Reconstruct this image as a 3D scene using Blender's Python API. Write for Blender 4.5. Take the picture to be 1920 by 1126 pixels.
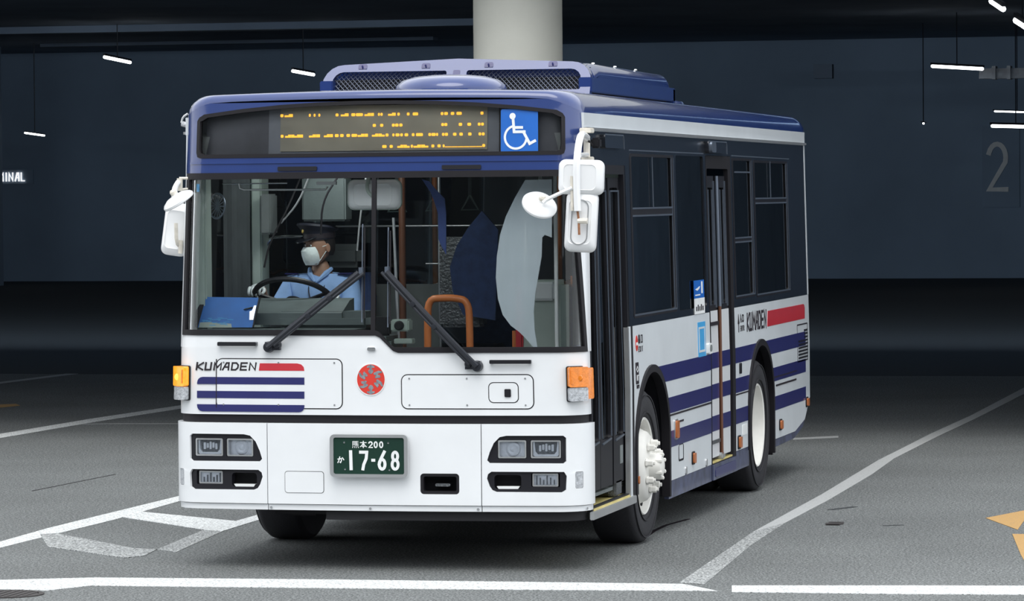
import bpy, bmesh, math, random
from mathutils import Vector, Matrix
from mathutils.geometry import tessellate_polygon
R=math.radians; PI=math.pi; random.seed(7)
scn=bpy.context.scene; COL=scn.collection
for o in list(bpy.data.objects): bpy.data.objects.remove(o)

# ------------------------------------------------------------------ camera, world, lights, exposure
YAW,PIT,ROLL,FPX=-.227,.0273,-.0084,7272.1
CAM=Vector((5.8619,-21.7664,2.1841))
cdir=Vector((math.sin(YAW)*math.cos(PIT),math.cos(YAW)*math.cos(PIT),-math.sin(PIT)))
cr=Vector((math.cos(YAW),-math.sin(YAW),0)); cu=cr.cross(cdir)
cr2=cr*math.cos(ROLL)+cu*math.sin(ROLL); cu2=-cr*math.sin(ROLL)+cu*math.cos(ROLL)
cam=bpy.data.cameras.new('camera'); camo=bpy.data.objects.new('camera',cam); COL.objects.link(camo)
cam.sensor_width=36; cam.lens=FPX/1920*36; cam.clip_end=500; cam.clip_start=.5
m3=Matrix((cr2,cu2,-cdir)).transposed()
camo.matrix_world=Matrix.Translation(CAM)@m3.to_4x4()
scn.camera=camo
scn.view_settings.view_transform='Standard'; scn.view_settings.look='None'
scn.view_settings.gamma=1; scn.view_settings.use_curve_mapping=False
scn.view_settings.exposure=0.0
w=bpy.data.worlds.new('overcast_sky'); scn.world=w; w.use_nodes=True
nt=w.node_tree; bg=nt.nodes['Background']
tc=nt.nodes.new('ShaderNodeTexCoord'); ns=nt.nodes.new('ShaderNodeTexNoise'); ns.inputs['Scale'].default_value=2.0
rp=nt.nodes.new('ShaderNodeValToRGB'); rp.color_ramp.elements[0].position=.3; rp.color_ramp.elements[1].position=.75
rp.color_ramp.elements[0].color=(.82,.88,.95,1); rp.color_ramp.elements[1].color=(.98,.99,1,1)
nt.links.new(tc.outputs['Generated'],ns.inputs['Vector']); nt.links.new(ns.outputs['Fac'],rp.inputs['Fac'])
nt.links.new(rp.outputs['Color'],bg.inputs['Color']); bg.inputs['Strength'].default_value=1.75
def light(name,kind,loc,tgt,energy,color=(1,1,1),size=None,angle=None,sizey=None):
    l=bpy.data.lights.new(name,kind); l.energy=energy; l.color=color
    if size: l.size=size
    if sizey: l.shape='RECTANGLE'; l.size_y=sizey
    if angle: l.angle=angle
    o=bpy.data.objects.new(name,l); COL.objects.link(o); o.location=loc
    o.rotation_euler=(Vector(tgt)-Vector(loc)).to_track_quat('-Z','Y').to_euler()
    return o
light('cabin_fill','AREA',(-.4,.75,2.45),(-.6,1.2,1.2),6,(.95,1,.98),size=.5,sizey=.2)  # added fill that brightens the driver and the cabin front
light('sun','SUN',(2,-12,22),(0,0,0),1.7,(1,.97,.92),angle=R(42))
light('garage_wall_fill','AREA',(-12,31,5.4),(-12,75,4.2),1500,(.70,.85,1),size=40,sizey=.8)  # light added out of view to lift the garage back wall

def ground_at(px,py,z=0):
    v=cdir+cr2*((px-960)/FPX)-cu2*((py-563)/FPX); t=(z-CAM.z)/v.z; return CAM+v*t
def plane_at(px,py,y):
    v=cdir+cr2*((px-960)/FPX)-cu2*((py-563)/FPX); t=(y-CAM.y)/v.y; return CAM+v*t

# ------------------------------------------------------------------ materials
M={}
def mat(name,col,rough=.5,metal=0,coat=0,emit=None,es=0,var=.06,scale=6,bump=0,bscale=60,spec=.5):
    m=bpy.data.materials.new(name); m.use_nodes=True; n=m.node_tree; b=n.nodes['Principled BSDF']
    b.inputs['Roughness'].default_value=rough; b.inputs['Metallic'].default_value=metal
    b.inputs['Coat Weight'].default_value=coat; b.inputs['Coat Roughness'].default_value=.05
    b.inputs['Specular IOR Level'].default_value=spec
    t=n.nodes.new('ShaderNodeTexCoord'); no=n.nodes.new('ShaderNodeTexNoise'); no.inputs['Scale'].default_value=scale; no.inputs['Detail'].default_value=6
    n.links.new(t.outputs['Object'],no.inputs['Vector'])
    r=n.nodes.new('ShaderNodeValToRGB'); r.color_ramp.elements[0].position=.3; r.color_ramp.elements[1].position=.7
    a=1-var; c2=[min(1,c*(1+var)) for c in col]
    r.color_ramp.elements[0].color=(col[0]*a,col[1]*a,col[2]*a,1); r.color_ramp.elements[1].color=(*c2,1)
    n.links.new(no.outputs['Fac'],r.inputs['Fac']); n.links.new(r.outputs['Color'],b.inputs['Base Color'])
    if emit: b.inputs['Emission Color'].default_value=(*emit,1); b.inputs['Emission Strength'].default_value=es
    if bump:
        bn=n.nodes.new('ShaderNodeTexNoise'); bn.inputs['Scale'].default_value=bscale; bn.inputs['Detail'].default_value=4
        bp=n.nodes.new('ShaderNodeBump'); bp.inputs['Strength'].default_value=bump; bp.inputs['Distance'].default_value=.01
        n.links.new(t.outputs['Object'],bn.inputs['Vector']); n.links.new(bn.outputs['Fac'],bp.inputs['Height']); n.links.new(bp.outputs['Normal'],b.inputs['Normal'])
    M[name]=m; return m
def glass(name,tint,refl=1.0,rough=.0,ior=1.45):
    m=bpy.data.materials.new(name); m.use_nodes=True; n=m.node_tree; n.nodes.remove(n.nodes['Principled BSDF'])
    out=n.nodes['Material Output']; tr=n.nodes.new('ShaderNodeBsdfTransparent'); tr.inputs['Color'].default_value=(*tint,1)
    gl=n.nodes.new('ShaderNodeBsdfGlossy'); gl.inputs['Roughness'].default_value=rough; gl.inputs['Color'].default_value=(refl,refl,refl,1)
    fr=n.nodes.new('ShaderNodeFresnel'); fr.inputs['IOR'].default_value=ior
    mx=n.nodes.new('ShaderNodeMixShader'); n.links.new(fr.outputs[0],mx.inputs[0]); n.links.new(tr.outputs[0],mx.inputs[1]); n.links.new(gl.outputs[0],mx.inputs[2])
    t=n.nodes.new('ShaderNodeTexCoord'); no=n.nodes.new('ShaderNodeTexNoise'); no.inputs['Scale'].default_value=1.3
    bp=n.nodes.new('ShaderNodeBump'); bp.inputs['Strength'].default_value=.06; bp.inputs['Distance'].default_value=.05
    n.links.new(t.outputs['Object'],no.inputs['Vector']); n.links.new(no.outputs['Fac'],bp.inputs['Height']); n.links.new(bp.outputs['Normal'],gl.inputs['Normal'])
    n.links.new(mx.outputs[0],out.inputs['Surface']); M[name]=m; return m
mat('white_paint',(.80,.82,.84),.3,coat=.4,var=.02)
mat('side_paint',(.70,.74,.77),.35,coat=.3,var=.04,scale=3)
mat('blue_paint',(.013,.038,.175),.3,coat=1.0,var=.05)
mat('navy_paint',(.020,.022,.13),.35,coat=.4,var=.06)
mat('navy_skirt',(.06,.07,.13),.4,coat=.2,var=.5,scale=9)
mat('red_paint',(.55,.03,.045),.35,coat=.4)
mat('logo_red',(.68,.045,.03),.35,coat=.3)
mat('black_gloss',(.012,.014,.02),.2,coat=.5)
mat('black_panel',(.010,.013,.02),.25,coat=.2)
mat('black_rubber',(.010,.009,.012),.55,spec=.3)
mat('black_plastic',(.010,.010,.014),.42,spec=.35)
mat('wiper_black',(.025,.028,.036),.32,metal=.3)
mat('tyre_rubber',(.022,.022,.027),.7,bump=.2,bscale=90)
mat('wheel_white',(.78,.77,.73),.4,var=.08)
mat('window_frame',(.16,.19,.24),.3,metal=.6)
mat('aluminium',(.62,.63,.64),.3,metal=.8)
mat('chrome',(.85,.86,.88),.1,metal=1)
mat('reflector',(.95,.96,.97),.4,metal=.15,bump=.5,bscale=40)
mat('lamp_dark',(.16,.17,.18),.3,metal=.6,bump=.8,bscale=60)
mat('amber_lens',(.85,.24,.015),.2,coat=.5,var=.15,scale=40,bump=.2,bscale=120)
mat('amber_lit',(.9,.30,.02),.2,coat=.5,emit=(1,.33,.01),es=.75,var=.2,scale=40)
mat('bulb_lit',(1,.7,.1),.3,emit=(1,.62,.05),es=1.6)
mat('clear_lens',(.45,.47,.50),.15,coat=.6,var=.35,scale=60,bump=.5,bscale=90)
mat('marker_amber',(.50,.15,.04),.3,coat=.4)
mat('plate_green',(.006,.033,.022),.5,spec=.3)
mat('plate_white',(.82,.84,.84),.4)
mat('ink',(.02,.015,.02),.4)
mat('silver_glyph',(.42,.46,.50),.25,metal=.6,var=.3,scale=50)
mat('led_board',(.30,.29,.23),.5,var=.18,scale=3)
mat('led_side',(.17,.19,.22),.5,var=.2,scale=4)
mat('display_dark',(.07,.075,.09),.4,var=.3,scale=4)
mat('led_amber',(1,.5,.05),.4,emit=(1,.50,.04),es=1.1,var=.01)
mat('sign_blue',(.012,.13,.52),.35)
mat('sign_cyan',(.06,.35,.68),.4)
mat('yellow_step',(.62,.52,.20),.6,var=.15)
mat('mirror_white',(.86,.87,.88),.3,coat=.4,var=.02)
mat('rusty',(.30,.13,.06),.6,var=.3,scale=40)
mat('bracket_cream',(.72,.68,.60),.4,var=.12,scale=30)
mat('mesh_metal',(.30,.33,.40),.4,metal=.5)
mat('dark_inside',(.012,.012,.015),.8)
mat('interior_grey',(.16,.18,.18),.6,var=.12)
mat('interior_green',(.36,.43,.39),.5,var=.08)
mat('dash_grey',(.10,.125,.125),.55,var=.15,bump=.1)
mat('seat_blue',(.025,.05,.14),.8,var=.2,scale=20,bump=.2)
mat('orange_rail',(.62,.19,.055),.35,var=.05)
mat('brown_pole',(.12,.045,.022),.45)
mat('curtain_dark',(.05,.06,.065),.8,var=.2)
mat('reflection_blue',(.06,.10,.30),.7,var=.1)  # for the blue sheet imitating a reflection in the glass
mat('fare_green',(.45,.52,.47),.45)
mat('skin',(.32,.18,.12),.5,var=.08,scale=20)
mat('shirt_blue',(.26,.42,.72),.75,var=.08,scale=12,bump=.25,bscale=25)
mat('trousers',(.02,.025,.05),.8)
mat('cap_navy',(.008,.010,.022),.6)
mat('gold',(.7,.5,.15),.3,metal=.7)
mat('mask_white',(.78,.86,.85),.8,var=.04,bump=.3,bscale=40)
mat('glove_white',(.8,.85,.86),.8,bump=.2)
mat('hair',(.012,.01,.01),.6)
mat('folder_blue',(.02,.15,.50),.4,var=.2,scale=5)
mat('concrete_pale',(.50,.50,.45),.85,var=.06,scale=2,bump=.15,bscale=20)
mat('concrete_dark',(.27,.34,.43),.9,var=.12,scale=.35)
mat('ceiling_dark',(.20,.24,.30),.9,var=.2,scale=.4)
mat('beam_grey',(.30,.31,.33),.8,var=.2)
mat('sky_block_facade',(.07,.08,.09),.8,var=.3,scale=.1)  # for the unseen building added behind the camera
mat('tube_lit',(1,1,1),.4,emit=(.95,.98,1),es=6,var=.0)
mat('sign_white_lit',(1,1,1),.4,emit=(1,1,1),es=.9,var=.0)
mat('faint_grey',(.85,.82,.78),.8)
mat('manhole',(.04,.035,.035),.6,bump=.5,bscale=30)
glass('windshield_glass',(.97,.985,.985),1.0,ior=1.3)
glass('display_glass',(.97,.97,.97),1.0,ior=1.35)
glass('tinted_glass',(.20,.24,.27),.9)
glass('door_glass',(.40,.44,.45),.9)
glass('lens_glass',(.95,.97,1),1.0)
glass('plastic_sheet',(.8,.86,.88),1.0)
def reflection_mat():  # translucent pale colour standing in for a windshield reflection
    m=bpy.data.materials.new('pale_reflection'); m.use_nodes=True; n=m.node_tree; b=n.nodes['Principled BSDF']
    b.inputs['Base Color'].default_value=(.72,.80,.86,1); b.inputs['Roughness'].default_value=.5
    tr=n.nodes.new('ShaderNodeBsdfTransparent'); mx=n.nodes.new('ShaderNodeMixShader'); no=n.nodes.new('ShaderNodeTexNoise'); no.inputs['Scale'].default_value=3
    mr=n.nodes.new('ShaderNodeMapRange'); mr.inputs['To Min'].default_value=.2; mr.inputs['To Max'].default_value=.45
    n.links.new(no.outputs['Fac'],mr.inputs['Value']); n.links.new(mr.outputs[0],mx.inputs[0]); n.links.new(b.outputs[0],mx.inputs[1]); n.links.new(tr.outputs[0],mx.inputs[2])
    n.links.new(mx.outputs[0],n.nodes['Material Output'].inputs['Surface']); M['pale_reflection']=m
reflection_mat()
def asphalt(name,paint=None,wear=.5):
    m=bpy.data.materials.new(name); m.use_nodes=True; n=m.node_tree; b=n.nodes['Principled BSDF']; L=n.links.new
    b.inputs['Roughness'].default_value=.85
    t=n.nodes.new('ShaderNodeTexCoord')
    def noise(s,d=4,r=.6):
        k=n.nodes.new('ShaderNodeTexNoise'); k.inputs['Scale'].default_value=s; k.inputs['Detail'].default_value=d; k.inputs['Roughness'].default_value=r
        L(t.outputs['Object'],k.inputs['Vector']); return k
    def ramp(k,p0,p1,c0,c1):
        r=n.nodes.new('ShaderNodeValToRGB'); r.color_ramp.elements[0].position=p0; r.color_ramp.elements[1].position=p1
        r.color_ramp.elements[0].color=c0; r.color_ramp.elements[1].color=c1; L(k.outputs['Fac'],r.inputs['Fac']); return r
    g=noise(75,3,.7); big=noise(.45,5)
    r1=ramp(g,.40,.62,(.032,.036,.036,1),(.265,.28,.28,1))
    r2=ramp(big,.3,.7,(.80,.80,.80,1),(1.12,1.12,1.12,1))
    mu=n.nodes.new('ShaderNodeMixRGB'); mu.blend_type='MULTIPLY'; mu.inputs[0].default_value=1; L(r1.outputs[0],mu.inputs[1]); L(r2.outputs[0],mu.inputs[2])
    st=noise(1.6,8,.75); r3=ramp(st,.66,.72,(0,0,0,1),(.55,.55,.55,1))
    g2=noise(30,2,.5); r5=ramp(g2,.38,.62,(.80,.80,.80,1),(1.16,1.16,1.16,1)); mq=n.nodes.new('ShaderNodeMixRGB'); mq.blend_type='MULTIPLY'; mq.inputs[0].default_value=1; L(mu.outputs[0],mq.inputs[1]); L(r5.outputs[0],mq.inputs[2]); mu=mq
    m2=n.nodes.new('ShaderNodeMixRGB'); m2.inputs[2].default_value=(.02,.02,.021,1); L(r3.outputs[0],m2.inputs[0]); L(mu.outputs[0],m2.inputs[1])
    last=m2
    if paint:
        wn=noise(60,5,.8); r4=ramp(wn,wear-.07,wear+.07,(1,1,1,1),(0,0,0,1))
        m3=n.nodes.new('ShaderNodeMixRGB'); m3.inputs[2].default_value=(*paint,1); L(r4.outputs[0],m3.inputs[0]); L(last.outputs[0],m3.inputs[1]); last=m3
    L(last.outputs[0],b.inputs['Base Color'])
    bp=n.nodes.new('ShaderNodeBump'); bp.inputs['Strength'].default_value=.5; bp.inputs['Distance'].default_value=.006
    L(g.outputs['Fac'],bp.inputs['Height']); L(bp.outputs['Normal'],b.inputs['Normal']); M[name]=m
asphalt('asphalt'); asphalt('line_white',(.74,.76,.76),.55); asphalt('line_grey',(.42,.43,.43),.62); asphalt('line_worn',(.7,.72,.72),.46)
mat('shade_mark_asphalt',(.028,.032,.036),.9,var=.15,scale=30)  # near-black floor colour for garage shade and small ground marks
asphalt('line_yellow',(.47,.28,.10),.62)

# ------------------------------------------------------------------ mesh helpers
def link(name,bm,m,parent=None,smooth=True,ang=35):
    me=bpy.data.meshes.new(name); bmesh.ops.recalc_face_normals(bm,faces=bm.faces) if bm.faces else None
    bm.to_mesh(me); bm.free(); me.materials.append(M[m] if isinstance(m,str) else m)
    if smooth:
        me.shade_smooth(); me.set_sharp_from_angle(angle=R(ang))
    o=bpy.data.objects.new(name,me); COL.objects.link(o)
    if parent: o.parent=parent
    return o
def empty(name,loc=(0,0,0),parent=None):
    o=bpy.data.objects.new(name,None); COL.objects.link(o); o.location=loc; o.empty_display_size=.1
    if parent: o.parent=parent
    return o
def tag(o,label,cat,group=None):
    o['label']=label; o['category']=cat
    if group: o['group']=group
    return o
def struct(name,bm,m): o=link(name,bm,m); o['kind']='structure'; return o
def flat(loops,us=(),vs=()):
    """triangulated 2D polygon with holes, cut along u / v lines -> verts, faces"""
    pts=[Vector((p[0],p[1],0)) for l in loops for p in l]
    tris=tessellate_polygon([[Vector((p[0],p[1],0)) for p in l] for l in loops])
    bm=bmesh.new(); vv=[bm.verts.new(p) for p in pts]
    for t in tris:
        try: bm.faces.new([vv[i] for i in t])
        except ValueError: pass
    if not us and not vs: pass
    for u in us: bmesh.ops.bisect_plane(bm,geom=bm.verts[:]+bm.edges[:]+bm.faces[:],plane_co=(u,0,0),plane_no=(1,0,0))
    for v in vs: bmesh.ops.bisect_plane(bm,geom=bm.verts[:]+bm.edges[:]+bm.faces[:],plane_co=(0,v,0),plane_no=(0,1,0))
    bm.verts.ensure_lookup_table(); bm.verts.index_update()
    V=[(v.co.x,v.co.y) for v in bm.verts]; Fc=[[v.index for v in f.verts] for f in bm.faces]
    B=[[v.index for v in e.verts] for e in bm.edges if len(e.link_faces)==1]
    bm.free(); return V,Fc,B
def slab(bm,loops,mp,t0,t1,us=(),vs=()):
    V,Fc,B=flat(loops,us,vs); a=[bm.verts.new(mp(u,v,t1)) for u,v in V]; b=[bm.verts.new(mp(u,v,t0)) for u,v in V]
    for f in Fc: bm.faces.new([a[i] for i in f]); bm.faces.new([b[i] for i in reversed(f)])
    for i,j in B: bm.faces.new([a[i],a[j],b[j],b[i]])
def frange(a,b,st):
    n=max(1,int(math.ceil((b-a)/st))); return [a+(b-a)*i/n for i in range(n+1)]
def rect(u0,v0,u1,v1): return [(u0,v0),(u1,v0),(u1,v1),(u0,v1)]
def rr(u0,v0,u1,v1,r,n=4):
    rs=r if isinstance(r,(tuple,list)) else (r,)*4   # BL BR TR TL
    out=[]
    for k,(cx,cy,a0) in enumerate(((u0,v0,180),(u1,v0,270),(u1,v1,0),(u0,v1,90))):
        q=rs[k]; x=cx+(q if cx==u0 else -q); y=cy+(q if cy==v0 else -q)
        if q<=0: out.append((cx,cy)); continue
        for i in range(n+1): a=R(a0+90*i/n); out.append((x+q*math.cos(a),y+q*math.sin(a)))
    return out
def box(bm,x0,y0,z0,x1,y1,z1,bev=0):
    b=bmesh.new(); bmesh.ops.create_cube(b,size=1)
    for v in b.verts: v.co=Vector(((x0+x1)/2+v.co.x*(x1-x0),(y0+y1)/2+v.co.y*(y1-y0),(z0+z1)/2+v.co.z*(z1-z0)))
    if bev: bmesh.ops.bevel(b,geom=b.edges[:],offset=bev,segments=2,affect='EDGES')
    merge(bm,b)
def merge(bm,b,mx=None):
    me=bpy.data.meshes.new('tmp'); b.to_mesh(me); b.free()
    if mx: me.transform(mx)
    bm.from_mesh(me); bpy.data.meshes.remove(me)
def tube(bm,pts,r,n=8,cap=True,rs=None):
    P=[Vector(p) for p in pts]; rings=[]; up=None
    for i,p in enumerate(P):
        d=(P[min(i+1,len(P)-1)]-P[max(i-1,0)]).normalized()
        if up is None: up=d.orthogonal().normalized()
        up=(up-d*up.dot(d)).normalized(); s=d.cross(up); q=rs[i] if rs else r
        rings.append([bm.verts.new(p+(up*math.cos(2*PI*k/n)+s*math.sin(2*PI*k/n))*q) for k in range(n)])
    for a,b in zip(rings,rings[1:]):
        for k in range(n): bm.faces.new([a[k],a[(k+1)%n],b[(k+1)%n],b[k]])
    if cap: bm.faces.new(rings[0][::-1]); bm.faces.new(rings[-1])
def smoothpath(pts,it=2):
    P=[Vector(p) for p in pts]
    for _ in range(it):
        Q=[P[0]]
        for a,b in zip(P,P[1:]): Q+= [a*.75+b*.25,a*.25+b*.75]
        P=Q+[P[-1]]
    return P
def lathe(bm,prof,mx,n=40,closed=False):
    """prof: (r,h) revolve about local z, then matrix"""
    rings=[]
    for r,h in prof:
        rings.append([bm.verts.new(mx@Vector((r*math.cos(2*PI*k/n),r*math.sin(2*PI*k/n),h))) for k in range(n)] if r>1e-6 else [bm.verts.new(mx@Vector((0,0,h)))])
    prs=list(zip(rings,rings[1:]))+([(rings[-1],rings[0])] if closed else [])
    for a,b in prs:
        if len(a)==1 and len(b)==1: continue
        for k in range(n):
            j=(k+1)%n
            if len(a)==1: bm.faces.new([a[0],b[j],b[k]])
            elif len(b)==1: bm.faces.new([a[k],a[j],b[0]])
            else: bm.faces.new([a[k],a[j],b[j],b[k]])
def loft(bm,rings,closed=True,caps=True):
    vs=[[bm.verts.new(p) for p in r] for r in rings]
    for a,b in zip(vs,vs[1:]):
        n=len(a)
        for k in range(n if closed else n-1): bm.faces.new([a[k],a[(k+1)%n],b[(k+1)%n],b[k]])
    if caps: bm.faces.new(vs[0][::-1]); bm.faces.new(vs[-1])
def strokes(bm,lines,wd,mp,t0=.0,t1=.002,cap=True):
    """flat pen strokes in (u,v) space laid on a surface: one mitred band per line"""
    for q,ln in enumerate(lines):
        tt=t1+(q%9)*6e-5; P=[Vector((a[0],a[1])) for a in ln]
        closed=(P[0]-P[-1]).length<1e-6 and len(P)>3
        if closed: P=P[:-1]
        n=len(P); Lf=[];Rt=[]
        for i,p in enumerate(P):
            a=P[i-1] if (i>0 or closed) else None; b=P[(i+1)%n] if (i<n-1 or closed) else None
            d0=(p-a).normalized() if a is not None else None; d1=(b-p).normalized() if b is not None else None
            if d0 is None: d0=d1; p=p-d1*wd*.45 if cap else p
            if d1 is None: d1=d0; p=p+d0*wd*.45 if cap else p
            n0=Vector((-d0.y,d0.x)); n1=Vector((-d1.y,d1.x)); m_=n0+n1
            if m_.length<.3: m_=n1
            m_.normalize(); k=min(1.6,1/max(.3,m_.dot(n1)))
            Lf.append(p+m_*wd/2*k); Rt.append(p-m_*wd/2*k)
        vs=[[bm.verts.new(mp(x.x,x.y,t)) for x in side] for side,t in ((Lf,tt),(Rt,tt),(Lf,t0),(Rt,t0))]
        for i in range(n if closed else n-1):
            j=(i+1)%n
            for A,B in ((0,1),(1,3),(3,2),(2,0)): bm.faces.new([vs[A][i],vs[B][i],vs[B][j],vs[A][j]])
        if not closed:
            for i in (0,-1): bm.faces.new([vs[0][i],vs[1][i],vs[3][i],vs[2][i]])
# simple stroke alphabet on a 0..1 x 0..1 cell
def arc(cx,cy,rx,ry,a0,a1,n=12): return [(cx+rx*math.cos(R(a0+(a1-a0)*i/n)),cy+ry*math.sin(R(a0+(a1-a0)*i/n))) for i in range(n+1)]
GL={'K':[[(0,0),(0,1)],[(.9,1),(.05,.45),(.9,0)]],'U':[[(0,1),(0,0),(.8,0),(.8,1)]],'M':[[(0,0),(0,1),(.5,.35),(1,1),(1,0)]],
'A':[[(0,0),(.45,1),(.8,1),(.85,0)],[(.2,.4),(.82,.4)]],'D':[[(0,0),(0,1),(.6,1),(.9,.7),(.9,.3),(.6,0),(0,0)]],'E':[[(.85,1),(0,1),(0,0),(.85,0)],[(0,.5),(.75,.5)]],
'N':[[(0,0),(0,1),(.85,0),(.85,1)]],'I':[[(.3,0),(.3,1)]],'L':[[(0,1),(0,0),(.7,0)]],'X':[[(0,0),(.8,1)],[(.8,0),(0,1)]],'T':[[(.4,0),(.4,1)],[(0,1),(.8,1)]],
'R':[[(0,0),(0,1),(.7,1),(.8,.75),(.7,.5),(0,.5)],[(.4,.5),(.85,0)]],
'1':[[(.45,0),(.4,1)]],'7':[[(0,.97),(.8,.97)],[(.8,.97),(.72,.6),(.4,.25),(.3,0)]],'6':[[(.75,1),(.3,.6),(.08,.3)],arc(.45,.28,.38,.28,170,530,18)],
'8':[arc(.45,.75,.34,.24,0,360,18),arc(.45,.27,.40,.27,0,360,18)],'2':[arc(.4,.7,.38,.3,160,-20,10)+[(.05,.0),(.8,0)]],'0':[arc(.42,.5,.36,.5,0,360,18)],'-':[[(.3,.5),(.6,.5)]],
'kuma':[[(.08,.95),(.08,.3)],[(.08,.95),(.42,.95),(.42,.3)],[(.08,.72),(.42,.72)],[(.08,.5),(.42,.5)],[(.55,.95),(.9,.95)],[(.58,.72),(.9,.72)],[(.6,.95),(.6,.35),(.92,.35)],[(.6,.55),(.9,.5)],[(.1,.18),(.04,0)],[(.35,.18),(.37,0)],[(.6,.18),(.63,0)],[(.85,.18),(.95,0)]],
'hon':[[(.03,.78),(.97,.78)],[(.5,1),(.5,0)],[(.5,.76),(.3,.4),(.02,.15)],[(.5,.76),(.7,.4),(.98,.15)],[(.32,.2),(.68,.2)]],
'ka':[[(.05,.62),(.6,.72),(.62,.35),(.48,.02),(.38,.1)],[(.35,1),(.25,.5),(.05,.02)],[(.78,.85),(1,.5)]],
'de':[[(.5,1),(.5,0)],[(.2,.9),(.2,.55),(.8,.55),(.8,.9)],[(.08,.45),(.08,0),(.92,0),(.92,.45)]],'kuchi':[[(.1,0),(.1,.9),(.9,.9),(.9,0),(.1,.08)]],
'iri':[[(.35,1),(.5,.8),(.95,0)],[(.5,.75),(.05,0)]]}
def text(bm,chars,u,v,h,wd,mp,cw=None,gap=.25,slant_=0,t0=0,t1=.002,asp=.7):
    for c in chars:
        if c!=' ':
            strokes(bm,[[(u+h*asp*x+slant_*h*y,v+h*y) for x,y in l] for l in GL[c]],wd,mp,t0,t1)
        u+=h*asp*(.55 if c=='I' else 1)+h*gap
    return u
# ------------------------------------------------------------------ body surface maps
def interp(x,xs,ys):
    if x<=xs[0]: return ys[0]
    for i in range(1,len(xs)):
        if x<=xs[i]: return ys[i-1]+(ys[i]-ys[i-1])*(x-xs[i-1])/(xs[i]-xs[i-1])
    return ys[-1]
def slant(z): return interp(z,[0,1.3,2.25,2.65,2.85],[0,0,.06,.09,.11])
def wz(z): return interp(z,[0,1.0,2.6],[1.24,1.24,1.205])
def plan(s):
    a=abs(s); g=1 if s>=0 else -1
    if a<=1.05:
        y=.078*(s/1.24)**2; nx=.156*s/1.24**2; l=math.hypot(nx,1); return s,y,nx/l,-1/l
    if a<=1.348:
        t=(a-1.05)/.19; return g*(1.05+.19*math.sin(t)),.056+.19*(1-math.cos(t)),g*math.sin(t),-math.cos(t)
    return g*1.24,.246+a-1.348,g,0
def FM(s,z,t=0):
    x,y,nx,ny=plan(s); return Vector((x*wz(z)/1.24+nx*t,y+slant(z)+ny*t,z))
YE=8.72
def SM(y,z,t=0,g=1):
    w_=wz(z); 
    if y<=YE: return Vector((g*(w_+t),y,z))
    a=(y-YE)/.15
    if a<=PI/2: return Vector((g*(w_-.15*(1-math.cos(a))+t*math.cos(a)),YE+(.15+t)*math.sin(a),z))
    return Vector((g*(w_-.15-(y-YE-.2356)),YE+.15+t,z))
def LM(y,z,t=0): return SM(y,z,t,-1)
US=[s for s in frange(-1.05,1.05,.15)]+[g*(1.05+.298*i/8) for g in(-1,1) for i in range(1,9)]
VS=[1.3,2.25]
YS=[YE+.2356*i/5 for i in range(6)]
def fpart(name,loops,m,t0,t1,parent,us=True,cut=True):
    bm=bmesh.new(); slab(bm,loops,FM,t0,t1,US if cut else (),VS if cut else ()); return link(name,bm,m,parent)
def spart(name,loops,m,t0,t1,parent,g=1):
    bm=bmesh.new(); slab(bm,loops,SM if g>0 else LM,t0,t1,YS,(1.0,2.6)); return link(name,bm,m,parent)
# ------------------------------------------------------------------ setting
def ground_poly(name,pts,m,h):
    bm=bmesh.new(); P=[ground_at(*p) for p in pts]
    slab(bm,[[(p.x,p.y) for p in P]],lambda u,v,t:Vector((u,v,t)),0.0005,h); return struct(name,bm,m)
bm=bmesh.new(); box(bm,-40,-60,-.3,30,76,0); struct('floor',bm,'asphalt')
bm=bmesh.new(); box(bm,-39,24,0,9,75,.004); struct('trim_32',bm,'shade_mark_asphalt')  # shade deep in the garage put into a darker floor sheet
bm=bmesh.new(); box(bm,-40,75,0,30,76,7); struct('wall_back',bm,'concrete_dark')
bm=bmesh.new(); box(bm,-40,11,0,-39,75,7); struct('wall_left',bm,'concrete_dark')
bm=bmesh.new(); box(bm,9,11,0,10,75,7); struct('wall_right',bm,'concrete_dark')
bm=bmesh.new(); box(bm,-40,11,6.0,10,76,6.6); struct('ceiling',bm,'ceiling_dark')
bm=bmesh.new(); box(bm,-40,10.4,4.35,10,11.9,6.8); struct('trim_30',bm,'concrete_pale')  # beam added above the view to cut daylight entering the garage
A_=plane_at(-60,300,70); B_=plane_at(-9,300,70); bm=bmesh.new(); box(bm,A_.x,70,0,B_.x,70.5,6.0); struct('trim_31',bm,'concrete_dark')
bm=bmesh.new(); box(bm,-60,-53,0,60,-52,16); struct('wall_sky_block',bm,'sky_block_facade')  # unseen building added behind the camera to block the low sky
# ceiling beams deep in the garage
for k,(x0,x1,y,z0,m) in enumerate(((-34,-27.5,66,5.92,'ceiling_dark'),(-27,-17,69,5.92,'ceiling_dark'),(-36,-12,60,5.85,'ceiling_dark'))):
    bm=bmesh.new(); box(bm,x0,y,z0,x1,y+.5,6.0); struct('trim_%d'%(k+1),bm,m)
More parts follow.
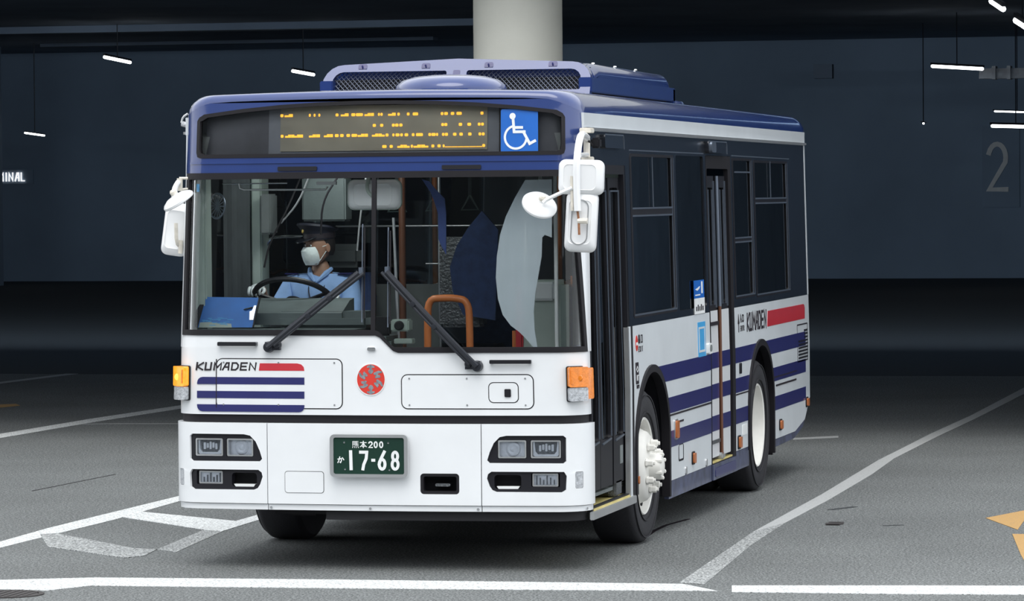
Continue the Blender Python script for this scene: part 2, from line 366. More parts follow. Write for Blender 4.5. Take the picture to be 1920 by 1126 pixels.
# road markings painted on the asphalt
ml=[([(-60,1089),(180,1083),(640,1087),(1280,1095),(1345,1108),(1000,1106),(640,1103),(170,1098),(90,1107),(-60,1103)],'line_white',.004),
 ([(1372,1098),(1700,1098),(2900,1101),(2900,1119),(1700,1114),(1372,1110)],'line_white',.004),
 ([(1274,1092),(1321,1095),(1408,1022),(1472,980),(1412,997)],'line_worn',.003),
 ([(1412,997),(1472,980),(1552,938),(1635,889),(1677,859),(1646,863),(1540,927)],'line_grey',.003),
 ([(1646,863),(1677,859),(1760,817),(1828,785),(1990,703),(1990,690),(1820,779),(1745,813),(1692,840)],'line_grey',.0032),
 ([(-500,1153),(-40,1027),(90,990),(200,963),(343,928),(345,937),(215,974),(60,1012),(-40,1037),(-500,1168)],'line_white',.003),
 ([(201,965),(241,957),(442,977),(495,962),(507,968),(417,996),(382,993)],'line_white',.0042),
 ([(75,1002),(106,1000),(251,1028),(294,1030),(271,1042),(234,1046),(90,1025)],'line_worn',.0042),
 ([(294,1030),(380,994),(417,996),(330,1035)],'line_worn',.0026),
 ([(-500,903),(-40,820),(170,785),(337,760),(420,749),(420,756),(337,766),(170,792),(-40,828),(-500,914)],'line_white',.003),
 ([(-40,721),(230,687),(420,664),(420,667),(230,690),(-40,724)],'line_grey',.003),
 ([(1487,821),(1572,817),(1572,820),(1487,824)],'line_grey',.003),
 ([(1848,971),(1920,957),(1990,944),(1955,973),(1920,976),(1908,993)],'line_yellow',.003),
 ([(1898,1001),(1990,1002),(1990,1110),(1935,1075),(1914,1040)],'line_yellow',.003),
 ([(-40,760),(30,757),(38,760),(-40,768)],'line_yellow',.003)]
for k,(p,m,h) in enumerate(ml): ground_poly('trim_%d'%(k+4),p,m,h)
for k,(p,wd,m) in enumerate((([(1200,1013),(1228,994),(1250,984),(1290,973)],.03,'ink'),([(60,920),(116,909),(170,898),(216,889)],.012,'ink'),([(150,795),(201,794),(337,794)],.03,'line_grey'),([(1560,955),(1600,950)],.05,'shade_mark_asphalt'),([(1660,985),(1690,984)],.03,'shade_mark_asphalt'))):
    Q=[ground_at(*q) for q in p]; bm=bmesh.new(); strokes(bm,[[(q.x,q.y) for q in Q]],wd,lambda u,v,t:Vector((u,v,t)),.0004,.0022); struct('trim_%d'%(40+k),bm,m)
def cover(name,px,py,rx,ry,label):
    c=ground_at(px,py); root=empty(name,(c.x,c.y,0)); 
    T=Matrix.Identity(4)
    bm=bmesh.new(); lathe(bm,[(rx-.03,.001),(rx-.03,.006),(rx,.006),(rx,.001)],T,32,True); link('rim',bm,'manhole',root)
    bm=bmesh.new(); lathe(bm,[(0,.001),(rx-.035,.001),(rx-.035,.005),(0,.005)],T,32)
    for i in range(-3,4):
        x=i*rx*.22; l=math.sqrt(max(.01,(rx*.85)**2-x*x)); box(bm,x-.008,-l,.004,x+.008,l,.008)
    link('lid',bm,'manhole',root); tag(root,label,'manhole cover')
cover('manhole_cover',15,1114,.20,.1,'dark round manhole cover in the asphalt at the left end of the stop line')
cover('drain_cover',1565,982,.06,.05,'small dark round cover in the asphalt right of the diagonal white line')
# column
root=empty('concrete_column',(-1.68,11.2,0)); tag(root,'pale round concrete column rising behind the bus roof','column')
bm=bmesh.new(); lathe(bm,[(0,0),(.388,0),(.388,4.35),(0,4.35)],Matrix.Identity(4),48); link('shaft',bm,'concrete_pale',root)
bm=bmesh.new(); lathe(bm,[(.388,1.9),(.396,1.92),(.396,1.98),(.388,2.0)],Matrix.Identity(4),48,True); link('collar',bm,'concrete_pale',root)
# fluorescent tubes of the garage
tl=[((195,107),(245,116),62,'left of the bus, upper of the two nearest the roof edge sign side'),]
def lamp_tube(a,b,y,y2,label,r=.035):
    A=plane_at(*a,y); B=plane_at(*b,y2); c=(A+B)/2; root=empty('fluorescent_lamp',c)
    bm=bmesh.new(); tube(bm,[A-c,B-c],r,8); link('tube',bm,'tube_lit',root)
    bm=bmesh.new(); d=(B-A).normalized(); up=Vector((0,0,r*1.6))
    tube(bm,[A-c-d*.05+up,B-c+d*.05+up],r*.9,4)
    tube(bm,[up,Vector((0,0,5.98-c.z))],.012,5); link('housing',bm,'black_plastic',root)
    tag(root,label,'lamp','fluorescent tubes of the dark garage')
lamp_tube((196,107),(244,117),58,60,'lit fluorescent tube high left, between the lettering and the bus')
lamp_tube((549,133),(588,140),60,62,'lit fluorescent tube just left of the bus roof unit')
lamp_tube((47,249),(83,254),66,70,'lit fluorescent tube above the white lettering at far left',.022)
lamp_tube((1748,124),(1842,129),62,60,'long lit fluorescent tube right of the bus, beside the pale beam')
lamp_tube((1860,236),(1950,238),64,63,'lit fluorescent tube just above the number 2',.035)
lamp_tube((1865,208.5),(1950,211),68,67,'thin lit tube, upper of the pair above the number 2',.018)
lamp_tube((1859,2),(1881,17),52,51,'lit tube cut by the top edge in the top right corner',.055)
lamp_tube((1905,38),(1930,54),50,49,'lit tube at the right edge, below the one in the corner',.06)
lamp_tube((1730,231),(1733,231.5),66,66,'tiny lit lamp alone in the dark right of the bus',.02)
# pale beam near right lamp
A=plane_at(1834,147,62); B=plane_at(1960,126,62); bm=bmesh.new(); box(bm,A.x,62.2,A.z,B.x,62.5,B.z)
for px in (1862,1890): p=plane_at(px,140,62); box(bm,p.x-.04,62.1,A.z-.02,p.x+.04,62.55,B.z+.05)
struct('trim_21',bm,'beam_grey')
for k,(a,b,y) in enumerate((((30,24),(175,8),66),((240,22),(545,8),68),((500,42),(610,34),66),((540,56),(710,48),66),((1525,147),(1560,120),70))):
    A=plane_at(*a,y); B=plane_at(*b,y); bm=bmesh.new(); box(bm,A.x,y,A.z,B.x,y+.3,B.z); struct('trim_%d'%(22+k),bm,'ceiling_dark')
# wall lettering and number
def wall_text(name,chars,px,py,y,h,wd,m,label,cat,asp=.62,gap=.2):
    p=plane_at(px,py,y); root=empty(name,p); f=lambda u,v,t:Vector((u,-t,v))
    bm=bmesh.new(); text(bm,chars,0,0,h,wd,f,gap=gap,t1=.03,asp=asp); link('lettering',bm,m,root)
    w_=len(chars)*h*(asp+gap)
    bm=bmesh.new(); box(bm,-.15,.005,-h*.4,w_+.1,.04,h*1.4); link('sign_board',bm,'concrete_dark',root)
    tag(root,label,cat); return root
q=plane_at(0,0,74.9); sc=(plane_at(100,0,74.9)-q).x/100
wall_text('terminal_sign','TERMINAL',-36,339.5,74.95,14*sc,2.1*sc,'sign_white_lit','white lettering reading INAL on the dark wall at far left','sign',.58,.24)
wall_text('bay_number_sign','2',1853,355,74.95,76*sc,8*sc,'faint_grey','large faint number 2 on the dark wall at far right','sign',.5,.1)

# ------------------------------------------------------------------ bus
bus=empty('city_bus'); tag(bus,'white and blue Japanese city bus with navy side stripes and lit amber signal','bus')
# roof shell -------------------------------------------------------
def perim():
    out=[]
    for s in [-1.348+.298*i/8 for i in range(8)]+frange(-1.05,1.05,.15)+[1.05+.298*i/8 for i in range(1,9)]:
        out.append(('f',s))
    for y in (1.2,3,5,7,8.6): out.append(('r',y))
    for i in range(6): out.append(('r',YE+.2356*i/5))
    for i in range(1,6): out.append(('r',YE+.2356+2.11*i/6))
    for i in range(5,-1,-1): out.append(('l',YE+.2356*i/5))
    for y in (8.6,7,5,3,1.2): out.append(('l',y))
    return out
PER=perim()
def ss(t): t=max(0,min(1,t)); return t*t*(3-2*t)
def ringpt(k,v,kind):
    pass
def zb_R(k,v):
    if k=='f':
        a=abs(v); q=ss((a-1.0)/.34); return 2.752-.02*(a/1.35)**2-q*.078,.045+q*.085
    return 2.655,.13
def roof_ring(th=None,inset=None):
    pts=[]
    for k,v in PER:
        zb,Rr=zb_R(k,v); z=zb+Rr*math.sin(th) if th is not None else 0
        ins=Rr*(1-math.cos(th)) if th is not None else inset
        p=FM(v,min(zb,2.66)) if k=='f' else (SM(v,2.655) if k=='r' else LM(v,2.655))
        if k=='f': p=FM(v,zb)
        x=p.x*(1-ins/1.24); ym=4.5; y=ym+(p.y-ym)*(1-ins/4.4)
        if th is None:
            z=2.785+.02*(1-(x/1.1)**2); 
        pts.append(Vector((x,y,z)))
    return pts
rings=[]
base=[]
for k,v in PER:
    zb,_=zb_R(k,v); z0=2.655
    p=FM(v,2.655) if k=='f' else (SM(v,2.655) if k=='r' else LM(v,2.655)); base.append(p)
rr_=[roof_ring(th=R(a)) for a in (0,15,35,55,72,88)]
for i in (.16,.3,.6,.95,1.2): rr_.append(roof_ring(inset=i))
bm=bmesh.new(); loft(bm,rr_,caps=False); bm.faces.new([v for v in bm.verts[-len(PER):]]); link('roof_shell',bm,'blue_paint',bus,ang=50)
# front header with display window
hdr=[(s,zb_R('f',s)[0]) for s in [1.348-.298*i/8 for i in range(8)]+frange(1.05,-1.05,.15)+[-1.05-.298*i/8 for i in range(1,9)]]
outer=[(-1.40,2.325),(1.40,2.325),(1.40,2.655)]+hdr+[(-1.40,2.655)]
def disp(d,n=9):
    s0,s1=-1.135+d,1.155-d; zt=lambda s:2.738-.072*(abs(s-.01)/1.13)**2.2-d
    o=[(s0+.03,2.412+d),(s1-.03,2.412+d),(s1-.008,2.42+d),(s1,2.445+d),(s1,2.63),(s1-.015,zt(s1)-.012)]
    o+=[(s1-.05-(s1-s0-.1)*i/n,zt(s1-.05-(s1-s0-.1)*i/n)) for i in range(n+1)]
    o+=[(s0+.015,zt(s0)-.012),(s0,2.63),(s0,2.445+d),(s0+.008,2.42+d)]
    return o
fpart('header_panel',[outer,disp(0)],'blue_paint',-.03,0,bus)
fpart('header_lip',[rr(-1.19,2.378,1.21,2.39,.004)],'blue_paint',0,.006,bus)
db=fpart('destination_display',[disp(0),disp(.022)],'black_rubber',-.025,.004,bus)
fpart('display_glass',[disp(.02)],'display_glass',-.016,-.012,db)
fpart('display_box',[disp(.0)],'display_dark',-.09,-.08,db)
fpart('led_surround',[rect(-.69,2.425,.75,2.715)],'led_side',-.075,-.068,db)
fpart('led_board',[rect(-.612,2.447,.68,2.712)],'led_board',-.066,-.06,db)
bm=bmesh.new()
LED=[[(62,88),(100,176),(316,332),(358,374),(400,416),(552,576),(598,668),(690,724),(730,790),(806,886),(922,938),(944,962),(1010,1078),(1090,1110),(1172,1194),(1222,1268),(1462,1484),(1492,1522),(1548,1576),(1596,1640),(1800,1824)],
[(878,904),(942,968),(1044,1068),(1072,1100),(1108,1134),(1468,1490),(1494,1518),(1616,1644),(1690,1720),(1778,1800),(1806,1828)],
[(68,92),(108,268),(320,416),(452,530),(548,580),(594,624),(650,680),(694,742),(748,836),(872,984),(990,1014),(1048,1066),(1076,1108),(1116,1138),(1154,1184),(1216,1238),(1252,1310),(1358,1380),(1384,1420),(1424,1440),(1474,1494),(1498,1524),(1568,1596),(1622,1650),(1696,1724),(1784,1806),(1812,1834)],
[(962,998),(1026,1052),(1092,1200),(1208,1226),(1232,1360),(1384,1408),(1436,1462),(1480,1496),(1500,1816),(1816,1838)]]
for (row,zz) in zip(LED,(2.658,2.594,2.537,2.470)):
    for a,b in row:
        x0,x1=[-.610+((500+q*.224)-515)*1.277/397 for q in (a,b)]
        h=.017; z=zz-.006*0
        if b-a>60:   # a long dash is broken like the lettering it belongs to
            n=int((b-a)/26); 
            for i in range(n):
                u0=x0+(x1-x0)*i/n; hh=h if i%3 else h*.6
                if b-a>300: hh=h*.28
                slab(bm,[rect(u0,z-h/2,u0+(x1-x0)/n*(.9 if i%2 else 1),z-h/2+hh)],FM,-.06,-.058)
        else: slab(bm,[rr(x0,z-h/2,x1,z+h/2,.005,2)],FM,-.06,-.058)
link('led_text',bm,'led_amber',db)['kind']='stuff'
# wheelchair sign
ws=fpart('wheelchair_sign',[rr(.770,2.424,.992,2.678,.012)],'sign_blue',-.011,-.006,bus)
bm=bmesh.new(); u0,v0,sx,sz=.770,2.424,.222/72,.254/81
W=lambda x,y:(u0+x*sx,v0+(81-y)*sz)
slab(bm,[[W(23+6*math.cos(a*PI/8),13+6*math.sin(a*PI/8)) for a in range(16)]],FM,-.006,-.004)
strokes(bm,[[W(24,18),W(26,42)],[W(25,34),W(41,34)],[W(26,42),W(46,42)],[W(44,42),W(56,64)],[W(56,64),W(66,59)]],.016,FM,-.006,-.004)
strokes(bm,[[W(29+21*math.cos(R(a)),52+21*math.sin(R(a))) for a in range(15,265,10)]],.013,FM,-.006,-.004)
link('wheelchair_symbol',bm,'plate_white',ws)
for s0,s1 in ((-.60,-.353),(.417,.653)): 
    f=fpart('header_vent',[rr(s0,2.333,s1,2.358,.006)],'black_plastic',-.002,.010,bus)
# windshield -----------------------------------------------------
g_out=[(-1.225,1.372),(.018,1.372),(.045,1.360),(.125,1.283),(.155,1.272),(1.305,1.272),(1.245,1.9),(1.175,2.325),(-1.225,2.325)]
g_in=[(-1.19,1.404),(.010,1.404),(.040,1.39),(.105,1.318),(.13,1.304),(1.272,1.304),(1.222,1.85),(1.150,2.287),(-1.19,2.287)]
gk=fpart('windshield_frame',[g_out,g_in],'black_rubber',-.02,.008,bus)
wl=fpart('windshield_pane',[[(-1.195,1.40),(.002,1.40),(.002,2.29),(-1.195,2.29)]],'windshield_glass',-.010,-.005,bus)
wr=fpart('windshield_pane',[[(.002,1.40),(.014,1.40),(.040,1.388),(.105,1.314),(.13,1.300),(1.276,1.300),(1.226,1.85),(1.153,2.29),(.002,2.29)]],'windshield_glass',-.010,-.005,bus)
fpart('centre_bar',[rect(-.010,1.40,.016,2.29)],'black_rubber',-.015,.008,gk)
# pillars and lower front
fpart('front_pillar',[[(-1.40,1.30),(-1.225,1.30),(-1.225,2.325),(-1.40,2.325)]],'white_paint',-.02,.003,bus)
fpart('front_pillar',[[(1.305,1.272),(1.395,1.272),(1.395,2.325),(1.175,2.325),(1.245,1.9)]],'white_paint',-.02,.003,bus)
fpart('front_panel',[[(-1.40,.908),(1.395,.908),(1.395,1.272),(.155,1.272),(.125,1.283),(.045,1.360),(.018,1.372),(-1.225,1.372),(-1.225,1.30),(-1.40,1.30)]],'white_paint',-.03,0,bus)
fpart('belt_groove',[rect(-1.39,.862,1.385,.908)],'black_rubber',-.03,-.012,bus)
def mir(P,g): return P if g>0 else [(-u,v) for u,v in reversed(P)]
hl=[(.70,.640),(.74,.633),(1.115,.633),(1.130,.645),(1.130,.78),(1.115,.793),(.80,.793),(.755,.785),(.72,.755),(.700,.70),(.676,.655)]
hl=[(.690,.635),(1.115,.633),(1.130,.645),(1.130,.78),(1.115,.793),(.79,.793),(.750,.785),(.715,.750),(.690,.695),(.676,.650)]
fl=[(.730,.468),(1.105,.466),(1.128,.48),(1.132,.56),(1.118,.584),(.70,.585),(.680,.57),(.674,.545),(.690,.50),(.705,.478)]
def bumper(a,b,holes): return fpart('bumper_section',[rect(a,.388,b,.860)]+holes,'white_paint',-.03,.018,bus)
bumper(-.641,.640,[rr(.282,.453,.512,.573,.02)])
mk=rr(1.180,.487,1.232,.583,.008)
bumper(.645,1.375,[hl,fl,mk]); bumper(-1.375,-.646,[mir(hl,-1),mir(fl,-1),mir(mk,-1)])
fpart('bumper_backing',[rect(-1.35,.40,1.35,.90)],'dark_inside',-.13,-.11,bus)
fpart('tow_hatch',[rr(.284,.455,.510,.571,.018),rr(.300,.47,.495,.556,.012)],'black_rubber',-.028,.012,bus)
fpart('tow_hook',[rr(.36,.495,.45,.512,.008)],'lamp_dark',-.10,-.03,bus)
fpart('front_valance',[rect(-.30,.295,1.36,.352)],'dark_inside',-.06,-.03,bus)
fpart('bumper_lip',[rect(-1.36,.352,-.646,.384)],'white_paint',-.03,.006,bus)
fpart('bumper_lip',[rect(-.641,.352,.640,.384)],'white_paint',-.03,.006,bus)
fpart('bumper_lip',[rect(.645,.352,1.375,.384)],'white_paint',-.03,.006,bus)
bm=bmesh.new()
for s in (-.625,-.02,.62,1.27): slab(bm,[[(s+.008*math.cos(a*PI/4),.366+.008*math.sin(a*PI/4)) for a in range(8)]],FM,.006,.012)
link('bumper_bolts',bm,'chrome',bus)['kind']='stuff'
c0=fpart('tow_cover',[rr(-.537,.452,-.296,.581,.018)],'black_rubber',.0175,.0183,bus); fpart('cover_plate',[rr(-.534,.455,-.299,.578,.016)],'white_paint',.0175,.0205,c0)
def headlamps(g):
    hb=fpart('headlight_bezel',[mir(hl,g),mir(rr(.735,.660,.905,.768,.008),g),mir(rr(.925,.660,1.105,.768,.008),g)],'black_plastic',-.05,.004,bus)
    fpart('bezel_back',[mir(rect(.69,.64,1.12,.79),g)],'dark_inside',-.075,-.07,hb)
    for (a,b,kind) in ((.738,.902,'main'),(.928,1.102,'dip')):
        fr=fpart('lamp_frame',[mir(rr(a,.662,b,.766,.008),g),mir(rr(a+.009,.671,b-.009,.757,.006),g)],'chrome' if kind=='main' else 'aluminium',-.02,.001,hb)
        fr2=fpart('lamp_reflector',[mir(rr(a+.004,.668,b-.004,.760,.006),g)],'reflector' if kind=='main' else 'lamp_dark',-.036,-.031,hb)
        c=((a+b)/2)*g; n=FM(c,.714,-.031); 
        bm=bmesh.new(); T=Matrix.Translation(n)@Matrix.Rotation(R(90),4,'X')
        if kind=='main': lathe(bm,[(.044,.0),(.041,.006),(.030,.011),(.018,.006),(.010,.012),(0,.014)],T,24)
        else:
            f=lambda u,v,t:FM(u,v,t)
            slab(bm,[mir([(a+.012,.755),(a+.012,.678),(a+.022,.672),(b-.022,.672),(b-.012,.678),(b-.012,.755),(b-.020,.755),(b-.026,.70),(b-.040,.684),(a+.040,.684),(a+.026,.70),(a+.020,.755)],g)],FM,-.031,-.012)
            for k in range(5): slab(bm,[mir(rr(a+.045+k*.018,.700+(k%2)*.008,a+.058+k*.018,.735+(k%3)*.005,.003,1),g)],FM,-.031,-.022)
        link('lamp_bulb_shield',bm,'reflector',hb)
        fpart('lamp_lens',[mir(rr(a+.006,.668,b-.006,.760,.006),g)],'lens_glass',-.008,-.005,hb)
    fb=fpart('fog_lamp_bezel',[mir(fl,g),mir(rr(.930,.495,1.095,.575,.008),g),mir(rr(.715,.484,.872,.566,.02),g)],'black_plastic',-.05,.004,bus)
    fpart('bezel_back',[mir(rect(.69,.475,1.12,.58),g)],'dark_inside',-.09,-.085,fb)
    fpart('fog_frame',[mir(rr(.935,.498,1.086,.573,.006),g),mir(rr(.944,.505,1.078,.566,.005),g)],'aluminium',-.03,-.010,fb)
    fpart('fog_reflector',[mir(rect(.938,.50,1.082,.57),g)],'reflector',-.034,-.030,fb)
    bm=bmesh.new()
    for k in range(6): slab(bm,[mir(rect(.955+k*.02,.508,.962+k*.02,.560-(k%3)*.012),g)],FM,-.030,-.022)
    link('fog_flutes',bm,'lamp_dark',fb)
    fpart('fog_lens',[mir(rect(.94,.502,1.082,.569),g)],'lens_glass',-.016,-.013,fb)
    fpart('step_plate',[mir([(.738,.484),(.852,.484),(.862,.499),(.728,.499)],g)],'plate_white',-.04,-.004,fb)
    fpart('corner_marker',[mir(rr(1.182,.489,1.230,.581,.006),g)],'clear_lens',-.02,.016,bus)
headlamps(1); headlamps(-1)
# turn signals
def turn(g,lit):
    b=fpart('turn_signal',[mir(rr(1.138,.986,1.250,1.192,.012),g)],'black_plastic',-.01,.012,bus)
    fpart('amber_lens',[mir(rr(1.142,1.072,1.248,1.188,.010),g)],'amber_lit' if lit else 'amber_lens',.012,.052,b)
    fpart('clear_lens',[mir(rr(1.142,.990,1.248,1.069,.010),g)],'clear_lens',.012,.046,b)
    fpart('side_lens',[mir(rr(1.25,1.0,1.325,1.180,.012),g)],'amber_lit' if lit else 'amber_lens',-.01,.030,b)
    bm=bmesh.new(); n=FM(1.195*g,1.125,.045)
    lathe(bm,[(.022,0),(.018,.008),(0,.012)],Matrix.Translation(n)@Matrix.Rotation(R(90),4,'X'),16)
    o=link('bulb',bm,'bulb_lit' if lit else 'amber_lens',b)
    if lit: o['label']='glowing yellow bulb'; b['label']='lit turn signal'
    fpart('lens_rib',[mir(rect(1.150,1.09,1.158,1.17),g)],'amber_lens',.052,.055,b)
turn(1,False); turn(-1,True)
# hatches, handles, logo, stripes
def hatch(s0,z0,s1,z1,r):
    b=fpart('front_hatch',[rr(s0,z0,s1,z1,r,6)],'black_rubber',-.001,.0012,bus)
    fpart('hatch_cover',[rr(s0+.006,z0+.006,s1-.006,z1-.006,r-.006,6)],'white_paint',-.001,.003,b)
    bm=bmesh.new()
    for s in (s0+.05,(s0+s1)/2,s1-.05):
        for z in (z0+.025,z1-.025): slab(bm,[[(s+.006*math.cos(a*PI/3),z+.006*math.sin(a*PI/3)) for a in range(6)]],FM,.003,.006)
    link('hatch_bolts',bm,'chrome',b)['kind']='stuff'; return b
hatch(-.969,.942,-.182,1.238,.04); hb=hatch(.169,.944,.951,1.148,.04)
fpart('flap_seam',[rr(.685,.981,.862,1.102,.03,5)],'black_rubber',.003,.0036,hb); fpart('flap',[rr(.690,.986,.857,1.097,.026,5)],'white_paint',.003,.0060,hb); fpart('latch',[rr(.780,1.016,.817,1.062,.006)],'black_plastic',.005,.012,hb)
for s0,s1,z0,z1 in ((-.949,-.707,1.311,1.334),(.699,.941,1.209,1.231)):
    b=fpart('grab_handle',[rr(s0,z0,s1,z1,.006)],'black_plastic',.02,.035,bus)
    fpart('handle_foot',[rr(s0,z0,s0+.018,z1,.004)],'lamp_dark',0,.03,b); fpart('handle_foot',[rr(s1-.018,z0,s1,z1,.004)],'lamp_dark',0,.03,b)
fpart('washer_nozzle',[rr(-.03,1.284,.02,1.303,.008)],'chrome',0,.012,bus)
T0=.0035
cx,cz=-.011,1.117
lg=fpart('round_emblem',[[(cx+.089*math.cos(2*PI*k/40),cz+.094*math.sin(2*PI*k/40)) for k in range(40)]],'plate_white',0,.0035,bus)
fpart('emblem_disc',[[(cx+.083*math.cos(2*PI*k/40),cz+.088*math.sin(2*PI*k/40)) for k in range(40)]],'logo_red',0,.0045,lg)
bm=bmesh.new()
shapes=[[(-.022,.020),(0,.030),(.022,.020),(.022,.012),(.007,.012),(.007,.002),(.016,-.004),(.010,-.018),(0,-.024),(-.010,-.018),(-.016,-.004),(-.007,.002),(-.007,.012),(-.022,.012)],
 [(-.022,-.02),(-.020,.01),(-.006,.028),(.002,.022),(-.006,.004),(-.002,-.004),(.006,.006),(.020,.004),(.010,-.024),(.002,-.026),(-.002,-.014),(-.012,-.022)]]
for k in range(6):
    a=R(90-60*k); ox,oz=.053*math.cos(a),.056*math.sin(a); sh=shapes[0] if k in (0,3) else shapes[1]
    ro=R(-60*k) if k!=3 else PI; ro=a-PI/2
    for sc_,mm,tt in ((1.04,0,.0052),):
        P=[(cx+ox+(x*math.cos(ro)-y*math.sin(ro))*sc_,cz+oz+(x*math.sin(ro)+y*math.cos(ro))*sc_) for x,y in sh]
        slab(bm,[P],FM,.004,.0055)
link('emblem_glyphs',bm,'silver_glyph',lg)
for k,(z0,z1,r) in enumerate(((1.085,1.127,(0,0,0,.035)),(1.003,1.045,0),(.924,.966,(.035,.035,0,0)))):
    fpart('front_stripe',[rr(-1.088,z0,-.416,z1,r)],'navy_paint',0,.0045,bus)
fpart('red_stripe',[[(-.698,1.166),(-.416,1.166),(-.420,1.188),(-.435,1.203),(-.46,1.209),(-.692,1.209)]],'red_paint',0,.0045,bus)
bm=bmesh.new(); text(bm,'KUMADEN',-1.094,1.170,.040,.0092,FM,gap=.34,slant_=.15,t1=.0048,asp=1.06); link('lettering',bm,'ink',bus)
bm=bmesh.new(); strokes(bm,[[(-.966,.95),(-.966,1.23)]],.005,FM,0,.0052); link('hatch_line',bm,'ink',bus)
# licence plate
def PM(u,v,t=0): return Vector((-.012+u,-.052-t,.676+v))
pl=link('licence_plate',(lambda b:(slab(b,[rr(-.215,-.108,.215,.108,.01)],PM,0,.006),b)[1])(bmesh.new()),'plate_green',bus)
bm=bmesh.new(); slab(bm,[rr(-.234,-.124,.234,.124,.028,5),rr(-.212,-.106,.212,.106,.012,4)],PM,-.012,.014); link('plate_frame',bm,'aluminium',pl)
bm=bmesh.new(); box(bm,-.15,-.045,.60,.12,.02,.75); link('plate_bracket',bm,'black_plastic',pl)
S=.468/138; 
def PX(x,y): return ((x-(100+1750)/2)/1640*.468,-(y-575)/880*.245)
bm=bmesh.new()
def ptext(c,x0,y0,x1,y1,wd):
    a=PX(x0,y1); b=PX(x1,y0)
    strokes(bm,[[(a[0]+(b[0]-a[0])*x,a[1]+(b[1]-a[1])*y) for x,y in l] for l in GL[c]],wd,PM,.006,.009)
k=.468/1640
ptext('1',475,490,640,845,66*k); ptext('7',748,487,915,848,62*k); ptext('-',972,565,1072,765,58*k)
ptext('6',1130,490,1290,848,62*k)
ptext('8',1405,490,1562,848,60*k)
ptext('2',925,282,1015,398,26*k); ptext('0',1035,282,1120,398,26*k); ptext('0',1150,282,1235,398,26*k)
ptext('kuma',578,268,715,405,12*k); ptext('hon',745,268,875,405,17*k); ptext('ka',265,600,395,720,20*k)
link('plate_lettering',bm,'plate_white',pl)
bm=bmesh.new()
for x,y in ((408,298),(1335,305),(422,858),(1355,866)):
    u,v=PX(x,y); lathe(bm,[(.006,0),(.005,.004),(0,.005)],Matrix.Translation(PM(u,v,.006))@Matrix.Rotation(R(90),4,'X'),10)
link('plate_bolts',bm,'chrome',pl)['kind']='stuff'
# wipers
def wiper(px,pz,jx,jz,bx,z0,z1):
    root=empty('wiper',FM(px,pz,.0),bus); o=root.location
    L=lambda s,z,t:FM(s,z,t)-o
    bm=bmesh.new(); lathe(bm,[(.032,0),(.034,.02),(.028,.045),(0,.05)],Matrix.Rotation(R(90),4,'X'),20); 
    d=1 if jx>px else -1
    lathe(bm,[(.024,0),(.024,.03),(.018,.042),(0,.045)],Matrix.Translation(L(px+.05*d,pz+.012,0))@Matrix.Rotation(R(90),4,'X'),16)
    box(bm,-.02,-.035,-.018,.07 if d>0 else .02,0,.03) if d>0 else box(bm,-.07,-.035,-.018,.02,0,.03)
    link('pivot',bm,'wiper_black',root)
    bm=bmesh.new(); n=7
    for off,r in ((0,.017),(.052,.011)):
        tube(bm,[L(px+off*d*.8+(jx-px-off*d*.2)*i/n,pz+off*.2+(jz-pz-off*.25)*i/n,.045+.012*math.sin(PI*i/n)) for i in range(n+1)],r,8)
    link('arm',bm,'wiper_black',root)
    bm=bmesh.new()
    for t in (.42,.66): 
        s=px+(jx-px)*t; z=pz+(jz-pz)*t; lathe(bm,[(.016,0),(.016,.03),(0,.032)],Matrix.Translation(L(s+.02*d,z,.045))@Matrix.Rotation(R(90),4,'X'),12)
    link('joint_caps',bm,'wiper_black',root)
    bm=bmesh.new(); tube(bm,[L(bx,z0+(z1-z0)*i/6,.014) for i in range(7)],.004,6); box(bm,*(L(bx,(jz),.05)-Vector((.012,.0,.02))),*(L(bx,jz,.01)+Vector((.012,0,.03)))); link('blade',bm,'window_frame',root)
    bm=bmesh.new(); tube(bm,[L(bx+.014,z0+.02+(z1-z0-.04)*i/6,.018) for i in range(7)],.005,6); link('blade_rubber',bm,'black_rubber',root)
wiper(-.631,1.305,-.075,1.738,-.062,1.45,2.02)
wiper(.627,1.195,.095,1.742,.095,1.42,2.00)
# air conditioner -------------------------------------------------
ac=empty('air_conditioner',(0,2.0,2.80),bus)
def AW(x,y,z): return Vector((x,y-2.0,z-2.80))
def ac_out(hw,zt,zb=2.795,r=.13,crown=.03):
    P=[(-hw,zb)]
    for i in range(6): a=R(180-90*i/5); P.append((-hw+r+r*math.cos(a),zt-r+r*math.sin(a)))
    P.append((0,zt+crown))
    for i in range(6): a=R(90-90*i/5); P.append((hw-r+r*math.cos(a),zt-r+r*math.sin(a)))
    P.append((hw,zb)); return P
AF=lambda u,v,t:AW(u,2.02+(v-2.80)*.55-t,v)
bm=bmesh.new(); slab(bm,[ac_out(.875,3.018)[::-1],rr(-.81,2.84,-.065,2.972,(.01,.01,.015,.07)),rr(.065,2.84,.81,2.972,(.01,.01,.07,.015))],AF,-.07,0,[-.4,0,.4]); link('front_frame',bm,'blue_paint',ac)
def acr(y,hw,zt,r=.12,zb=2.91): return [AW(x,y+(z-2.80)*(.55 if y<2.2 else 0),z) for x,z in ac_out(hw,zt,zb,r)]
bm=bmesh.new(); loft(bm,[acr(2.24,.865,3.012,.12),acr(2.4,.862,3.014,.08),acr(4.72,.86,3.008,.07),acr(4.80,.857,2.99,.06),acr(4.86,.852,2.955,.04),acr(4.89,.845,2.915,.003)]); link('unit_cover',bm,'blue_paint',ac,ang=45)
bm=bmesh.new()
box(bm,-.885,2.05-2,.02,-.80,4.90-2,.115,.006); box(bm,.80,.05,.02,.885,2.90,.115,.006); box(bm,-.885,2.82,.0,.885,2.90,.115,.01); link('side_skirt',bm,'blue_paint',ac)
bm=bmesh.new(); box(bm,-.84,.1,-.03,.84,2.8,.03); link('mount_base',bm,'black_rubber',ac)
